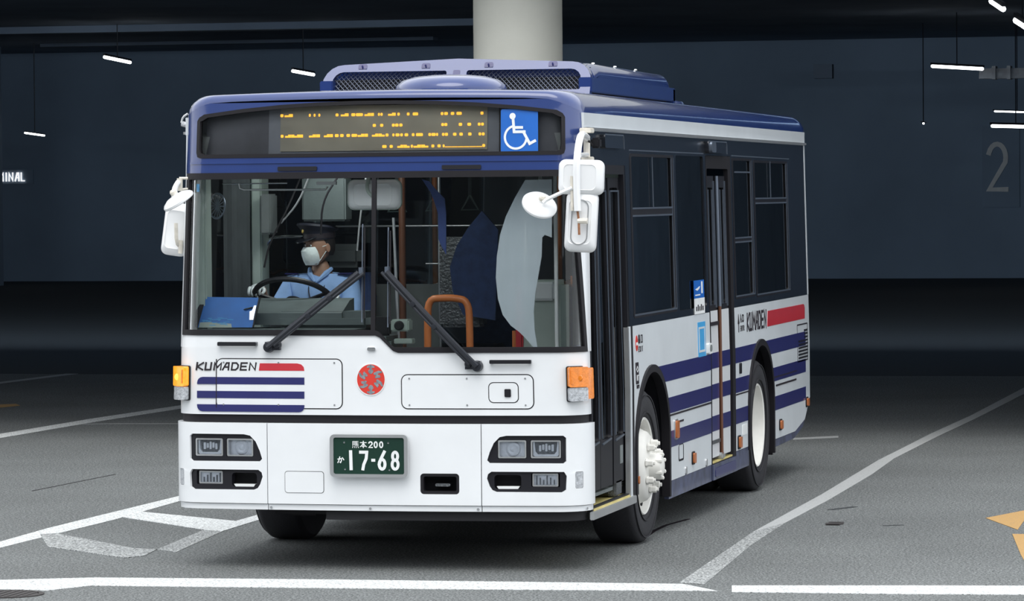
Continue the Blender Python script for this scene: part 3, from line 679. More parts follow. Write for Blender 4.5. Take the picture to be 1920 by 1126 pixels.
bm=bmesh.new(); slab(bm,[rect(-.83,2.81,.83,2.985)],AF,-.17,-.15); link('condenser',bm,'dark_inside',ac)
bm=bmesh.new(); cw_,ch=.030,.0145
for u0,u1 in ((-.825,-.05),(.05,.825)):
    r_=0; z=2.825
    while z<2.985:
        n=int((u1-u0)/cw_)
        for i in range(n+1):
            a=u0+i*cw_+(cw_/2 if r_%2 else 0)
            for sg in (-1,1):
                P=[(a,z),(a+sg*cw_/2,z+ch)]
                dx,dz=P[1][0]-P[0][0],P[1][1]-P[0][1]; l=math.hypot(dx,dz); nx,nz=-dz/l*.0016,dx/l*.0016
                vs=[bm.verts.new(AF(P[0][0]+nx,P[0][1]+nz,-.05)),bm.verts.new(AF(P[0][0]-nx,P[0][1]-nz,-.055)),bm.verts.new(AF(P[1][0]-nx,P[1][1]-nz,-.055)),bm.verts.new(AF(P[1][0]+nx,P[1][1]+nz,-.05))]
                bm.faces.new(vs)
        z+=ch; r_+=1
o=link('wire_mesh',bm,'mesh_metal',ac,smooth=False); o['kind']='stuff'
for x in (-.62,-.205,.205,.62):
    bm=bmesh.new(); slab(bm,[rr(x-.028,2.99,x+.028,3.022,(.003,.003,.012,.012))],AF,-.01,.004); box(bm,x-.004,.02+.195*.55-.012,.20,x+.004,.02+.195*.55,.212); link('cover_clip',bm,'navy_paint',ac)
bm=bmesh.new(); slab(bm,[rr(-.022,2.86,.022,2.975,(.0,.0,.008,.008))],AF,-.01,.004); link('centre_bracket',bm,'navy_paint',ac)
bm=bmesh.new()
for y in (2.5,3.2,3.9): lathe(bm,[(.012,0),(.01,.008),(0,.01)],Matrix.Translation(AW(.80,y,3.012)),8)
link('cover_bolts',bm,'chrome',ac)['kind']='stuff'
# roof vent and rear hump
rv=empty('roof_vent',(.15,1.35,2.80),bus)
bm=bmesh.new(); lathe(bm,[(0,-.02),(.34,-.02),(.345,.03),(.335,.055),(.30,.085),(.22,.108),(.12,.118),(0,.120)],Matrix.Identity(4),40); link('vent_cap',bm,'blue_paint',rv)
bm=bmesh.new(); lathe(bm,[(.30,-.02),(.352,-.02),(.352,.028),(.346,.03)],Matrix.Identity(4),40); link('vent_rim',bm,'blue_paint',rv)
bm=bmesh.new(); lathe(bm,[(.055,.1165),(.05,.122),(.03,.121),(0,.124)],Matrix.Identity(4),20); link('vent_boss',bm,'navy_paint',rv)
bm=bmesh.new(); loft(bm,[[Vector((x*q,5.25+y*q2,z)) for x,y in rr(-.86,-.28,.86,.28,.08,4)] for q,q2,z in ((1,1,2.76),(1,1,2.80),(.97,.9,2.835),(.88,.7,2.845))]); link('rear_roof_hatch',bm,'blue_paint',bus)
# ------------------------------------------------------------------ sides
def strip_rect(y0,z0,y1,z1): return rect(y0,z0,y1,z1)
for g in (1,-1):
    cs=spart('cant_strip',[rect(.27,2.552,8.90,2.656)],'side_paint',-.02,.004,bus,g)
    spart('rain_gutter',[rect(.27,2.556,8.90,2.572)],'aluminium',.004,.018,cs,g)
# arches
def archpts(yc,rx,n=18,z0=.62,h=.47,e=0): return [(yc+(rx+e)*math.cos(PI-PI*i/n),z0+(h+e)*math.sin(PI-PI*i/n)) for i in range(n+1)]
A1=(2.125,.545); A2=(6.325,.555)
ga=archpts(*A1); gb=archpts(*A2)
pA=[(1.535,.335),(1.60,.335),(1.58,.62)]+ga[1:-1]+[(2.67,.62),(2.67,.335),(4.245,.335),(4.245,1.372),(1.535,1.372)]
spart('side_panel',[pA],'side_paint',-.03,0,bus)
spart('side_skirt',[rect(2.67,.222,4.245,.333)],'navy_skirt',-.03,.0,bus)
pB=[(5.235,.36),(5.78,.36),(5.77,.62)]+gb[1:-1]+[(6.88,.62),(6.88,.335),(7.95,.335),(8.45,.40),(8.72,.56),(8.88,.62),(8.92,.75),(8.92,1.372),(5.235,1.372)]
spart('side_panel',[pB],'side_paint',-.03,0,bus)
spart('side_skirt',[rect(5.235,.222,5.78,.357)],'navy_skirt',-.03,0,bus)
spart('side_skirt',[[(6.88,.275),(7.9,.285),(8.35,.35),(8.45,.398),(7.95,.332),(6.88,.332)]],'navy_skirt',-.03,0,bus)
for (a,z1) in ((A1,.335),(A2,.335)):
    yc,rx=a; out=archpts(yc,rx,24,e=.022); inn=archpts(yc,rx,24,e=-.025)
    P=[(out[0][0],z1)]+out+[(out[-1][0],.24)]+[(inn[-1][0],.24)]+inn[::-1]+[(inn[0][0],z1)]
    spart('arch_trim',[P],'black_rubber',-.04,.014,bus)
    bm=bmesh.new(); I=archpts(yc,rx,20,e=-.01); prof=[(I[0][0],.30)]+I+[(I[-1][0],.24)]
    bm.free()
    for g in (1,-1):
        bm=bmesh.new()
        r0=[bm.verts.new((g*1.225,y,z)) for y,z in prof]; r1=[bm.verts.new((g*.72,y,z)) for y,z in prof]
        for i in range(len(prof)-1): bm.faces.new([r0[i],r0[i+1],r1[i+1],r1[i]])
        bm.faces.new(r1); link('wheel_well',bm,'black_plastic',bus)
# stripes on the side (clipped at the arches)
def ay(z,a,sg): 
    yc,rx=a
    if z<=.62: return yc+sg*(rx+.024)
    q=1-((z-.62)/.492)**2
    return yc+sg*(rx+.024)*math.sqrt(max(0,q))
def band(z0,z1,left,right,round_=0):
    zz=frange(z0,z1,.02); P=[(left(z),z) for z in zz[::-1]]; P=P+[(right(z0),z0),(right(z1),z1)] if True else P
    return P
for z0,z1 in ((.980,1.088),(.770,.873),(.550,.655)):
    zz=frange(z0,z1,.018)
    spart('side_stripe',[[(ay(z,A1,1),z) for z in zz[::-1]]+[(4.245,z0),(4.245,z1)]],'navy_paint',0,.002,bus)
    spart('side_stripe',[[(5.235,z1),(5.235,z0)]+[(min(ay(z,A2,-1),6.3),z) for z in zz]],'navy_paint',0,.002,bus)
    spart('side_stripe',[[(max(ay(z,A2,1),6.35),z) for z in zz[::-1]]+[(8.50,z0),(8.50,z1)]],'navy_paint',0,.002,bus)
spart('side_red_stripe',[[(6.66,1.190),(8.49,1.190),(8.505,1.27),(8.48,1.298),(8.44,1.305),(6.70,1.305)]],'red_paint',0,.002,bus)
bm=bmesh.new(); text(bm,'KUMADEN',5.76,1.195,.115,.022,SM,gap=.28,slant_=.15,t1=.003,asp=.82); link('lettering',bm,'ink',bus)
def sstroke(name,lines,wd,m,t=.003,parent=None): 
    bm=bmesh.new(); strokes(bm,lines,wd,SM,0,t); return link(name,bm,m,parent or bus)
# small side details
sstroke('panel_seam',[[(2.69,.757),(4.24,.757)]],.012,'ink'); sstroke('panel_seam',[[(5.25,.757),(5.77,.757)],[(6.9,.80),(8.05,.80)]],.010,'ink')
sstroke('vent_slot',[[(2.985,.700),(3.20,.700)]],.012,'ink'); sstroke('vent_slot',[[(7.03,.735),(8.0,.735)]],.014,'ink',.004)
for y0,y1,z0,z1,m in ((2.88,2.965,.600,.712,'marker_amber'),(3.50,3.57,.395,.462,'marker_amber'),(5.31,5.40,.378,.455,'marker_amber'),(7.17,7.26,.398,.462,'marker_amber'),(8.50,8.58,.50,.56,'marker_amber'),(1.590,1.625,.40,.448,'marker_amber')):
    b=spart('side_marker',[rr(y0,z0,y1,z1,.012)],m,0,.02,bus); spart('marker_rim',[rr(y0-.01,z0-.01,y1+.01,z1+.01,.015)],'black_plastic' if y0!=2.88 else 'aluminium',0,.008,b)
spart('fuel_flap',[rr(3.02,.44,3.20,.545,.02),rr(3.035,.452,3.185,.55,.015)],'black_rubber',0,.002,bus)
for y in (3.27,4.03): spart('lock_cover',[rr(y-.02,.335,y+.02,.39,.015)],'aluminium',0,.008,bus)
spart('door_button_box',[rr(5.39,.90,5.44,.975,.01)],'black_plastic',0,.012,bus)
spart('white_notice',[rr(5.50,.455,5.70,.53,.01)],'plate_white',0,.003,bus)
grill=spart('rear_grille',[rr(8.09,.86,8.62,1.155,.01),rr(8.10,.87,8.61,1.145,.008)],'ink',0,.002,bus)
for i in range(9): spart('louvre',[rect(8.14+(.0 if i<5 else .0)+(0 if i<6 else .30),.885+i*.026,8.60,.898+i*.026)],'black_plastic',0,.006,grill)
b=spart('intercom_box',[rr(4.09,1.095,4.21,1.165,.01)],'plate_white',0,.02,bus); spart('intercom_ring',[rr(4.12,1.11,4.19,1.155,.02)],'interior_grey',.02,.024,b)
b=spart('seat_notice',[rect(3.78,1.085,4.06,1.318)],'sign_cyan',0,.003,bus)
spart('notice_border',[rect(3.80,1.115,4.03,1.285),rect(3.825,1.13,4.01,1.272)],'side_paint',.003,.0045,b)
b=spart('ic_card_sticker',[rect(3.665,1.48,4.04,1.60)],'sign_blue',.002,.005,bus)
spart('sticker_lower',[rect(3.67,1.375,4.05,1.48)],'plate_white',.002,.005,b)
bm=bmesh.new()
for k in range(5): slab(bm,[rect(3.72+k*.06,1.395,3.755+k*.06,1.425+(k%2)*.012)],SM,.005,.0065)
link('sticker_marks',bm,'ink',b)
bm=bmesh.new(); slab(bm,[[(3.70,1.54),(3.80,1.55),(3.88,1.56),(3.86,1.545),(3.78,1.53)]],SM,.005,.0065); slab(bm,[rect(3.70,1.498,3.88,1.506)],SM,.005,.0065); slab(bm,[rect(3.93,1.51,3.98,1.59)],SM,.005,.0065); link('sticker_print',bm,'plate_white',b)
# exit sign text next to front door, red no-entry disc
b=spart('no_entry_disc',[[(1.665+.035*math.cos(2*PI*k/24),1.262+.048*math.sin(2*PI*k/24)) for k in range(24)]],'logo_red',0,.003,bus)
spart('no_entry_bar',[rect(1.637,1.250,1.693,1.268)],'plate_white',.003,.0045,b)
bm=bmesh.new()
def vtext(c,y,z,w_,h,wd): strokes(bm,[[(y+w_*a,z+h*d) for a,d in l] for l in GL[c]],wd,SM,0,.003)
vtext('de',1.718,1.262,.055,.05,.006); vtext('kuchi',1.80,1.262,.055,.05,.006)
for i,c in enumerate('EXIT'): vtext(c,1.718+i*.038,1.208,.026,.03,.004)
vtext('iri',5.47,1.265,.06,.05,.01); vtext('kuchi',5.56,1.265,.06,.05,.01)
for i,c in enumerate('ENTR'): vtext(c,5.47+i*.045,1.20,.03,.035,.004)
strokes(bm,[[(5.40,1.20),(5.40,1.30)],[(5.38,1.26),(5.40,1.31),(5.42,1.26)]],.016,SM,0,.003)
for i in range(4): vtext(('1','0','2','1')[i],1.625+i*.025,.985,.018,.02,.004)
link('door_lettering',bm,'ink',bus)
b=spart('payment_sticker',[rr(1.610,1.012,1.700,1.145,.006)],'ink',0,.003,bus)
bm=bmesh.new(); strokes(bm,[[(1.625,1.10),(1.655,1.12),(1.685,1.10),(1.655,1.085),(1.625,1.10)],[(1.63,1.035),(1.63,1.065),(1.65,1.035),(1.65,1.065)],[(1.665,1.035),(1.665,1.065),(1.685,1.065)]],.006,SM,.003,.0045); link('sticker_print',bm,'plate_white',b)
spart('door_handle_dark',[rr(4.02,1.15,4.05,1.22,.01)],'ink',.004,.01,bus) if False else None
# window band, right side -----------------------------------------
wins=[(1.60,3.06,1.416,2.43),(3.14,4.16,1.416,2.43),(5.30,6.16,1.430,2.43),(6.22,7.81,1.418,2.42)]
band_out=[(1.43,1.374),(4.245,1.374),(4.245,2.44),(5.235,2.44),(5.235,1.374),(8.66,1.374),(8.66,2.551),(.27,2.551),(.27,2.355),(1.43,2.355)]
holes=[rr(a,c,b_,d,.03) for a,b_,c,d in wins]
spart('window_band',[band_out]+holes,'black_panel',-.02,.001,bus)
spart('rear_pillar_trim',[rect(8.66,1.374,8.92,2.551)],'side_paint',-.02,.002,bus)
for k,(a,b_,c,d) in enumerate(wins):
    pn=spart('side_window',[rr(a,c,b_,d,.03)],'tinted_glass',-.014,-.009,bus)
    if k!=1:
        spart('window_frame',[rr(a,c,b_,d,.03),rr(a+.05,c+.018,b_-.085,d-.018,.02)],'black_plastic',-.008,.003,pn)
        L_=[[(b_-.085,c+.03),(b_-.085,d-.02)],[(b_-.02,c+.02),(b_-.02,d-.02)],[(a+.03,c+.02),(b_-.03,c+.02)]]
        if k in (0,2): L_=L_
        zb_={0:(2.046,2.092),2:(1.832,1.862),3:(2.105,2.140)}[k]
        L_+=[[(a+.05,zb_[0]),(b_-.09,zb_[0])],[(a+.05,zb_[1]),(b_-.09,zb_[1])]]
        if k==0: L_+=[[(2.33,2.09),(2.33,2.41)]]
        if k==3: L_+=[[(6.98,2.14),(6.98,2.41)]]
        if k==2: L_+=[[(a+.1,d-.1),(b_-.1,d-.1)]]
        spart('middle_rail',[rect(a+.03,zb_[0],b_-.08,zb_[1])],'black_plastic',-.008,.002,pn)
        bm=bmesh.new(); strokes(bm,L_,.011,SM,0,.005); link('frame_edge',bm,'window_frame',pn)
for y0,y1,z0,z1 in ((.74,1.30,2.455,2.535),(4.23,4.95,2.455,2.535)):
    b=spart('side_camera_box',[rr(y0,z0,y1,z1,.02)],'black_gloss',0,.03,bus); 
    bm=bmesh.new(); strokes(bm,[[(y0,z1),(y1-.02,z1),(y1,z1-.03),(y1,z0)]],.008,SM,.03,.034); link('camera_edge',bm,'window_frame',b)
spart('camera_lens_housing',[rr(4.25,2.46,4.42,2.53,.02)],'window_frame',.03,.05,bus)
strk=sstroke('top_rail',[[(1.60,2.45),(4.16,2.45)],[(5.3,2.445),(7.9,2.44)]],.008,'window_frame',.004)
# front door ---------------------------------------------------------
fd=spart('front_door',[[(.27,.33),(1.46,.33),(1.46,2.355),(.27,2.355)],[(.31,.36),(1.40,.36),(1.40,2.30),(.31,2.30)]],'black_plastic',-.03,.001,bus)
fd['label']='black framed glass folding front door'
def leaf(parent,y0,y1,z0,z1,zk,kick='black_plastic',gl='door_glass',t=-.06,stripes=False):
    lf=spart('door_leaf',[rect(y0,z0,y1,z1),rr(y0+.045,zk,y1-.045,z1-.06,.03)],kick if False else 'black_plastic',t,t+.03,parent)
    spart('leaf_glass',[rect(y0+.04,zk-.005,y1-.04,z1-.055)],gl,t+.010,t+.014,lf)
    return lf
for y0,y1 in ((.31,.66),(.67,1.02),(1.06,1.40)):
    lf=leaf(fd,y0,y1,.44,2.28,.72)
    bm=bmesh.new(); strokes(bm,[[(y0+.05,.70),(y1-.05,.72)],[(y0+.04,.74),(y0+.04,2.2)],[(y1-.04,.74),(y1-.04,2.2)],[(y0+.06,2.2),(y1-.06,2.2)]],.010,SM,-.03,-.022); link('leaf_edge',bm,'window_frame',lf)
spart('door_jamb',[rect(1.365,.345,1.395,1.37)],'aluminium',-.02,.008,bus)
spart('door_jamb',[rect(1.40,.335,1.462,1.373)],'side_paint',-.03,.006,bus)
spart('door_post',[rect(1.464,.335,1.534,1.373)],'black_rubber',-.03,.004,bus)
bm=bmesh.new(); box(bm,.75,.30,.335,1.245,1.47,.352); link('door_step',bm,'yellow_step',bus)
bm=bmesh.new(); box(bm,1.236,.22,.292,1.262,1.50,.340,.004); link('step_edge',bm,'aluminium',bus)
bm=bmesh.new(); box(bm,1.15,1.12,.36,1.21,1.30,.46,.01); link('door_hinge',bm,'lamp_dark',fd)
spart('door_sticker',[rect(1.24,.55,1.32,.66)],'interior_grey',-.03,-.026,fd)
# middle door ---------------------------------------------------------
md=spart('middle_door',[rect(4.252,.225,5.232,2.438),rr(4.275,.335,5.12,2.35,.02)],'black_rubber',-.03,.002,bus); md['label']='white striped middle door with tall windows'
spart('door_sill',[rect(4.255,.225,5.225,.330)],'navy_skirt',0,.012,md); spart('sill_recess',[rr(4.32,.242,5.15,.305,.02)],'navy_paint',.012,.016,md)
bm=bmesh.new(); box(bm,.95,4.28,.325,1.235,5.12,.345); link('sill_step',bm,'yellow_step',md)
for y0,y1 in ((4.285,4.665),(4.72,5.08)):
    t=-.052 if y0<4.5 else -.046
    lf=spart('door_leaf',[rect(y0,.36,y1,2.30),rr(y0+.05,1.42,y1-.05,2.22,.03)],'black_plastic',t,t+.03,md)
    spart('leaf_panel',[rect(y0+.01,.37,y1-.01,1.375)],'white_paint',t+.03,t+.036,lf)
    for z0,z1 in ((.980,1.088),(.770,.873),(.550,.655)): spart('leaf_stripe',[rect(y0+.01,z0,y1-.01,z1)],'navy_paint',t+.036,t+.038,lf)
    spart('leaf_glass',[rect(y0+.045,1.41,y1-.045,2.225)],'door_glass',t+.012,t+.016,lf); spart('leaf_blind',[rect(y0+.05,1.42,y1-.05,2.22)],'interior_grey',t-.02,t-.015,lf)
    bm=bmesh.new(); strokes(bm,[[(y0+.04,1.40),(y0+.04,2.26)],[(y1-.04,1.40),(y1-.04,2.26)],[(y0+.12,1.42),(y0+.12,2.2)],[(y1-.10,1.42),(y1-.10,2.2)]],.014,SM,t+.03,t+.04); link('leaf_edge',bm,'window_frame',lf)
    if y0<4.5: spart('grab_bar',[rect(y0+.01,1.275,y1-.02,1.300)],'ink',t+.036,t+.045,lf); spart('kick_bar',[rect(y0+.01,.465,y1-.02,.49)],'lamp_dark',t+.036,t+.045,lf)
bm=bmesh.new(); 
tube(bm,[SM(4.69,.37,-.006),SM(4.69,1.40,-.006)],.012,8); link('leaf_post',bm,'brown_pole',md)
bm=bmesh.new(); tube(bm,[SM(4.69,1.40,-.006),SM(4.69,2.30,-.006)],.012,8); link('leaf_post',bm,'window_frame',md)
bm=bmesh.new(); box(bm,1.17,4.63,.345,1.25,4.75,.39,.01); link('post_foot',bm,'aluminium',md)
# left side (driver side) ------------------------------------------
lwins=[(.55,1.45,1.35,2.40),(1.60,3.0,1.416,2.43),(3.1,4.5,1.416,2.43),(4.6,6.1,1.43,2.43),(6.22,7.81,1.418,2.42)]
L1=[(.27,.335),(1.58,.335),(1.58,.62)]+ga[1:-1]+[(2.67,.62),(2.67,.225),(5.77,.225),(5.77,.62)]+gb[1:-1]+[(6.88,.62),(6.88,.30),(8.2,.33),(8.92,.62),(8.92,2.551),(.27,2.551)]
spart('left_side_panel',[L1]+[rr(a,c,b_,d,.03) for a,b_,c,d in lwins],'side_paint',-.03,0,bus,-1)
for z0,z1 in ((.980,1.088),(.770,.873),(.550,.655)):
    zz=frange(z0,z1,.018)
    for P_ in ([(ay(z,A1,1),z) for z in zz[::-1]]+[(min(ay(z,A2,-1),6.3),z) for z in zz],[(max(ay(z,A2,1),6.35),z) for z in zz[::-1]]+[(8.50,z0),(8.50,z1)]): spart('side_stripe',[P_],'navy_paint',0,.002,bus,-1)
for a,b_,c,d in lwins: spart('side_window',[rr(a,c,b_,d,.03)],'windshield_glass' if a<1 else 'tinted_glass',-.02,-.014,bus,-1)
# rear
bm=bmesh.new(); slab(bm,[rect(8.92,.55,11.11,2.656),rr(9.3,1.55,10.7,2.4,.05)],SM,-.03,0,[YE+.2356],()); link('rear_panel',bm,'white_paint',bus)
bm=bmesh.new(); slab(bm,[rect(9.28,1.53,10.72,2.42)],SM,-.02,-.015); link('rear_window',bm,'tinted_glass',bus)
for g in (1,-1):
    f=(lambda a,z,t,g=g:SM(a,z,t) if g>0 else LM(a,z,t)); bm=bmesh.new(); slab(bm,[rr(8.96,.85,9.03,1.25,.01)],f,0,.03); link('rear_lamp',bm,'logo_red',bus)
    bm=bmesh.new(); slab(bm,[[(8.93,1.38),(8.96,1.38),(8.965,1.7),(8.93,1.7)]],f,.0,.02); link('rear_trim',bm,'aluminium',bus)
bm=bmesh.new(); box(bm,-1.18,8.55,.45,1.18,8.93,.78,.05); link('rear_bumper',bm,'white_paint',bus)
# underbody
bm=bmesh.new(); box(bm,-.70,.35,.30,.70,8.55,.42); box(bm,-1.18,2.72,.26,-.70,5.7,.42); box(bm,.70,2.72,.26,1.18,5.7,.42); box(bm,-1.18,6.95,.36,1.18,8.6,.5); box(bm,-1.16,.22,.36,1.16,.60,.40); link('underbody',bm,'dark_inside',bus)
bm=bmesh.new(); tube(bm,[(-1.0,2.03,.48),(1.0,2.03,.48)],.06,10); tube(bm,[(-1.0,6.31,.48),(1.0,6.31,.48)],.09,10); link('axle',bm,'dark_inside',bus)
bm=bmesh.new(); box(bm,1.16,6.86,.225,1.235,6.89,.50); box(bm,-.9,1.4,.2,-.75,1.5,.34); link('mud_flap',bm,'black_rubber',bus)
# wheels ----------------------------------------------------------
tyre_prof=[(.30,.02),(.32,-.004),(.36,-.014),(.42,-.016),(.455,-.006),(.472,.012),(.478,.03),(.478,.235),(.470,.255),(.45,.27),(.32,.27),(.30,.25)]
def wheel(x,y,g,front,dual=False):
    T=Matrix.Translation((0,0,0))@Matrix.Rotation(R(-90*g),4,'Y')   # local z points inwards (-g x)
    root=empty('wheel',(x,y,.480),bus)
    bm=bmesh.new(); lathe(bm,tyre_prof,T,64,True)
    for r_ in (.335,.44): lathe(bm,[(r_,-.018),(r_+.006,-.019),(r_+.006,-.010),(r_,-.010)],T,64,True)
    link('tyre',bm,'tyre_rubber',root)
    if dual:
        bm=bmesh.new(); lathe(bm,[(a,b+.30) for a,b in tyre_prof],T,48,True); link('inner_tyre',bm,'tyre_rubber',root)
    bm=bmesh.new()
    if front: prof=[(.302,.03),(.306,.0),(.300,-.006),(.290,.0),(.285,.03),(.268,.07),(.262,.085),(.255,.075),(.235,.03),(.215,-.015),(.19,-.035),(.13,-.04),(.10,-.045),(.09,-.045),(0,-.045)]
    else: prof=[(.302,.03),(.306,.0),(.300,-.006),(.290,.0),(.285,.03),(.270,.06),(.255,.10),(.24,.14),(.20,.16),(.10,.165),(.095,.12),(.085,.07),(.05,.06),(0,.06)]
    lathe(bm,prof,T,48); link('rim',bm,'wheel_white',root)
    if front:
        bm=bmesh.new(); lathe(bm,[(.085,-.04),(.082,-.09),(.070,-.115),(.04,-.125),(0,-.127)],T,24); 
        for k in range(6):
            a=2*PI*k/6; lathe(bm,[(.012,-.085),(.012,-.125),(0,-.13)],T@Matrix.Translation((.072*math.cos(a),.072*math.sin(a),0)),6)
        link('hub_cap',bm,'wheel_white',root)
    for k in range(8 if front else 8):
        a=2*PI*k/8+.2; zz=-.04 if front else .16; b=bmesh.new()
        lathe(b,[(.027,zz),(.027,zz-.012),(.022,zz-.014),(.022,zz-.042),(.012,zz-.046),(.012,zz-.056),(0,zz-.058)],T@Matrix.Translation((.145*math.cos(a),.145*math.sin(a),0)),6)
        link('wheel_nut',b,'wheel_white',root,smooth=False)
    bm=bmesh.new()
    for k in range(8):
        a=2*PI*(k+.5)/8+.2; 
        lathe(bm,[(.0,.012),(.026,.012),(.026,.004),(0,.004)],T@Matrix.Translation((.232*math.cos(a),.232*math.sin(a),.02 if front else .138)),12)
    link('vent_holes',bm,'dark_inside',root)
    return root
wheel(1.205,2.03,1,True); wheel(-1.205,2.03,-1,True); wheel(1.215,6.31,1,False,True); wheel(-1.215,6.31,-1,False,True)
# mirrors -----------------------------------------------------------
def shell(bm,w_,h,d,r,taper=.9):
    """rounded mirror housing in local x(z) facing -y: back bulges to -y"""
    rings=[]
    for s,y in ((1,.02),(1.0,0),(.985,-.018),(taper,-d*.75),(taper*.80,-d),(taper*.77,-d*.93)):
        rings.append([Vector((x*s,y,z*s)) for x,z in rr(-w_/2,-h/2,w_/2,h/2,r,5)])
    loft(bm,rings)
def mirror(name,pos,w_,h,r,rot,root,label=None,d=.05):
    m=empty(name,Vector(pos)-root.location,root); m.rotation_euler=rot
    bm=bmesh.new(); shell(bm,w_,h,d,r); link('mirror_housing',bm,'mirror_white',m)
    bm=bmesh.new(); slab(bm,[rr(-w_/2+.004,-h/2+.004,w_/2-.004,h/2-.004,r-.003,5),rr(-w_/2+.016,-h/2+.016,w_/2-.016,h/2-.016,r*.7,5)],lambda u,v,t:Vector((u,-t,v)),-.024,.006); link('housing_rim',bm,'aluminium',m)
    bm=bmesh.new(); slab(bm,[rr(-w_/2+.01,-h/2+.01,w_/2-.01,h/2-.01,r*.8,5)],lambda u,v,t:Vector((u,-t,v)),-.026,-.021); link('mirror_glass',bm,'chrome',m)
    if label: m['label']=label
    return m
def disc(pos,rx,rz,nrm,root):
    m=empty('round_mirror',Vector(pos)-root.location,root); n=Vector(nrm).normalized()
    m.rotation_euler=n.to_track_quat('Z','Y').to_euler()
    T=Matrix.Diagonal((rx,rz,1,1))
    bm=bmesh.new(); lathe(bm,[(0,.040),(.22,.040),(.25,.034),(.6,.028),(.9,.012),(1.0,.0),(1.0,-.012),(.97,-.016),(0,-.016)],T,40); link('mirror_housing',bm,'mirror_white',m)
    bm=bmesh.new(); lathe(bm,[(.95,-.0165),(0,-.035)],T,32); link('mirror_glass',bm,'chrome',m)
    bm=bmesh.new(); lathe(bm,[(.02,.035),(.02,.06),(.012,.07),(0,.07)],Matrix.Identity(4),12); link('ball_joint',bm,'bracket_cream',m); m['label']='round convex mirror'
    return m
P=plane_at
mr=empty('mirror_cluster',P(1090,300,-.1),bus); o=mr.location
def mt(name,pts,r,m,root,n=8,it=1):
    bm=bmesh.new(); tube(bm,[p-root.location for p in smoothpath(pts,it)],r,n); return link(name,bm,m,root)
mt('main_arm',[P(1100,258,.20),P(1091,250,-.10),P(1086,262,-.22),P(1081,300,-.25),P(1081,350,-.25),P(1083,395,-.25)],.021,'mirror_white',mr,10,2)
mt('stay_arm',[P(1100,255,.24),P(1100,300,.24)],.020,'bracket_cream',mr); mt('lower_brace',[P(1086,291,-.22),P(1101,290,.20)],.014,'mirror_white',mr)
mt('second_rod',[P(1072,330,-.24),P(1073,395,-.24)],.010,'bracket_cream',mr)
bm=bmesh.new(); a=P(1104,246,.2)-o; box(bm,a.x-.05,a.y-.03,a.z-.01,a.x+.02,a.y+.06,a.z+.02,.004); a=P(1104,300,.2)-o; box(bm,a.x-.04,a.y-.03,a.z-.02,a.x+.02,a.y+.06,a.z+.02,.004); link('bracket_plate',bm,'bracket_cream',mr)
mirror('upper_mirror',P(1090,332,-.17),.262,.200,.04,(0,R(2),0),mr,'wide rounded mirror back')
mirror('lower_mirror',P(1090,416,-.17),.182,.345,.04,(0,R(3.5),0),mr,'tall rounded mirror back')
bm=bmesh.new()
slab(bm,[rr(-.05,-.13,.05,.13,.05,6),rr(-.044,-.124,.044,.124,.044,6)],lambda u,v,t:P(1090,416,-.17)-o+Vector((u+v*.06,-t,v)),.044,.052); link('mirror_ridge',bm,'aluminium',mr)
mt('clamp_rod',[P(1083,396,-.25),P(1085,412,-.25),P(1086,440,-.25)],.007,'rusty',mr); 
bm=bmesh.new(); a=P(1090,414,-.25)-o; tube(bm,[a+Vector((-.02,0,0)),a+Vector((.035,0,0))],.016,8); link('clamp',bm,'bracket_cream',mr)
disc(P(1012,383,-.20),.103,.103,(.41,-.57,.71),mr)
mt('disc_arm',[P(1018,380,-.26),P(1025,374,-.25),P(1050,362,-.25),P(1073,352,-.25)],.011,'mirror_white',mr)
mt('cable',[P(1088,250,-.1),P(1097,250,0.05),P(1102,262,.2),P(1110,272,.3)],.007,'black_rubber',mr)
bm=bmesh.new(); a=P(1117,268,.35)-o; box(bm,a.x-.025,a.y-.03,a.z-.03,a.x+.03,a.y+.03,a.z+.03,.01); link('mirror_camera',bm,'black_plastic',mr)
ml_=empty('mirror_bracket',P(335,350,.1),bus); o=ml_.location; ml_['label']='left mirror bracket'
mt('upper_rod',[P(336,334,.12),P(352,334,.14)],.008,'bracket_cream',ml_); mt('lower_rod',[P(339,355,.12),P(352,354,.14)],.007,'bracket_cream',ml_)
mt('joint',[P(337,334,.12),P(337,358,.12)],.018,'bracket_cream',ml_); mt('elbow',[P(334,342,.1),P(328,352,.03),P(327,362,-.03),P(333,368,-.06)],.017,'mirror_white',ml_,10,2)
disc(P(334,375,-.08),.100,.100,(-.46,-.30,.83),ml_)
mirror('side_mirror',P(331,430,.30),.155,.315,.04,(0,R(8),R(4)),ml_,'tall rounded mirror back',.04)
mt('mirror_arm',[P(330,418,.22),P(330,425,.22),P(331,455,.22),P(338,462,.26)],.012,'bracket_cream',ml_); mt('mirror_hinge',[P(339,450,.24),P(338,475,.24)],.014,'bracket_cream',ml_)
mt('roof_lamp_loop',[P(350,213,.3),P(343,220,.3),P(340,234,.3),P(346,240,.3)],.008,'aluminium',bus) if False else None
# loop antenna lamp at header corner
ol=empty('corner_lamp',P(343,225,.35),bus); mt('loop',[P(352,213,.35),P(343,219,.35),P(340,230,.35)],.006,'aluminium',ol); mt('lens',[P(341,232,.35),P(350,234,.35)],.016,'clear_lens',ol)
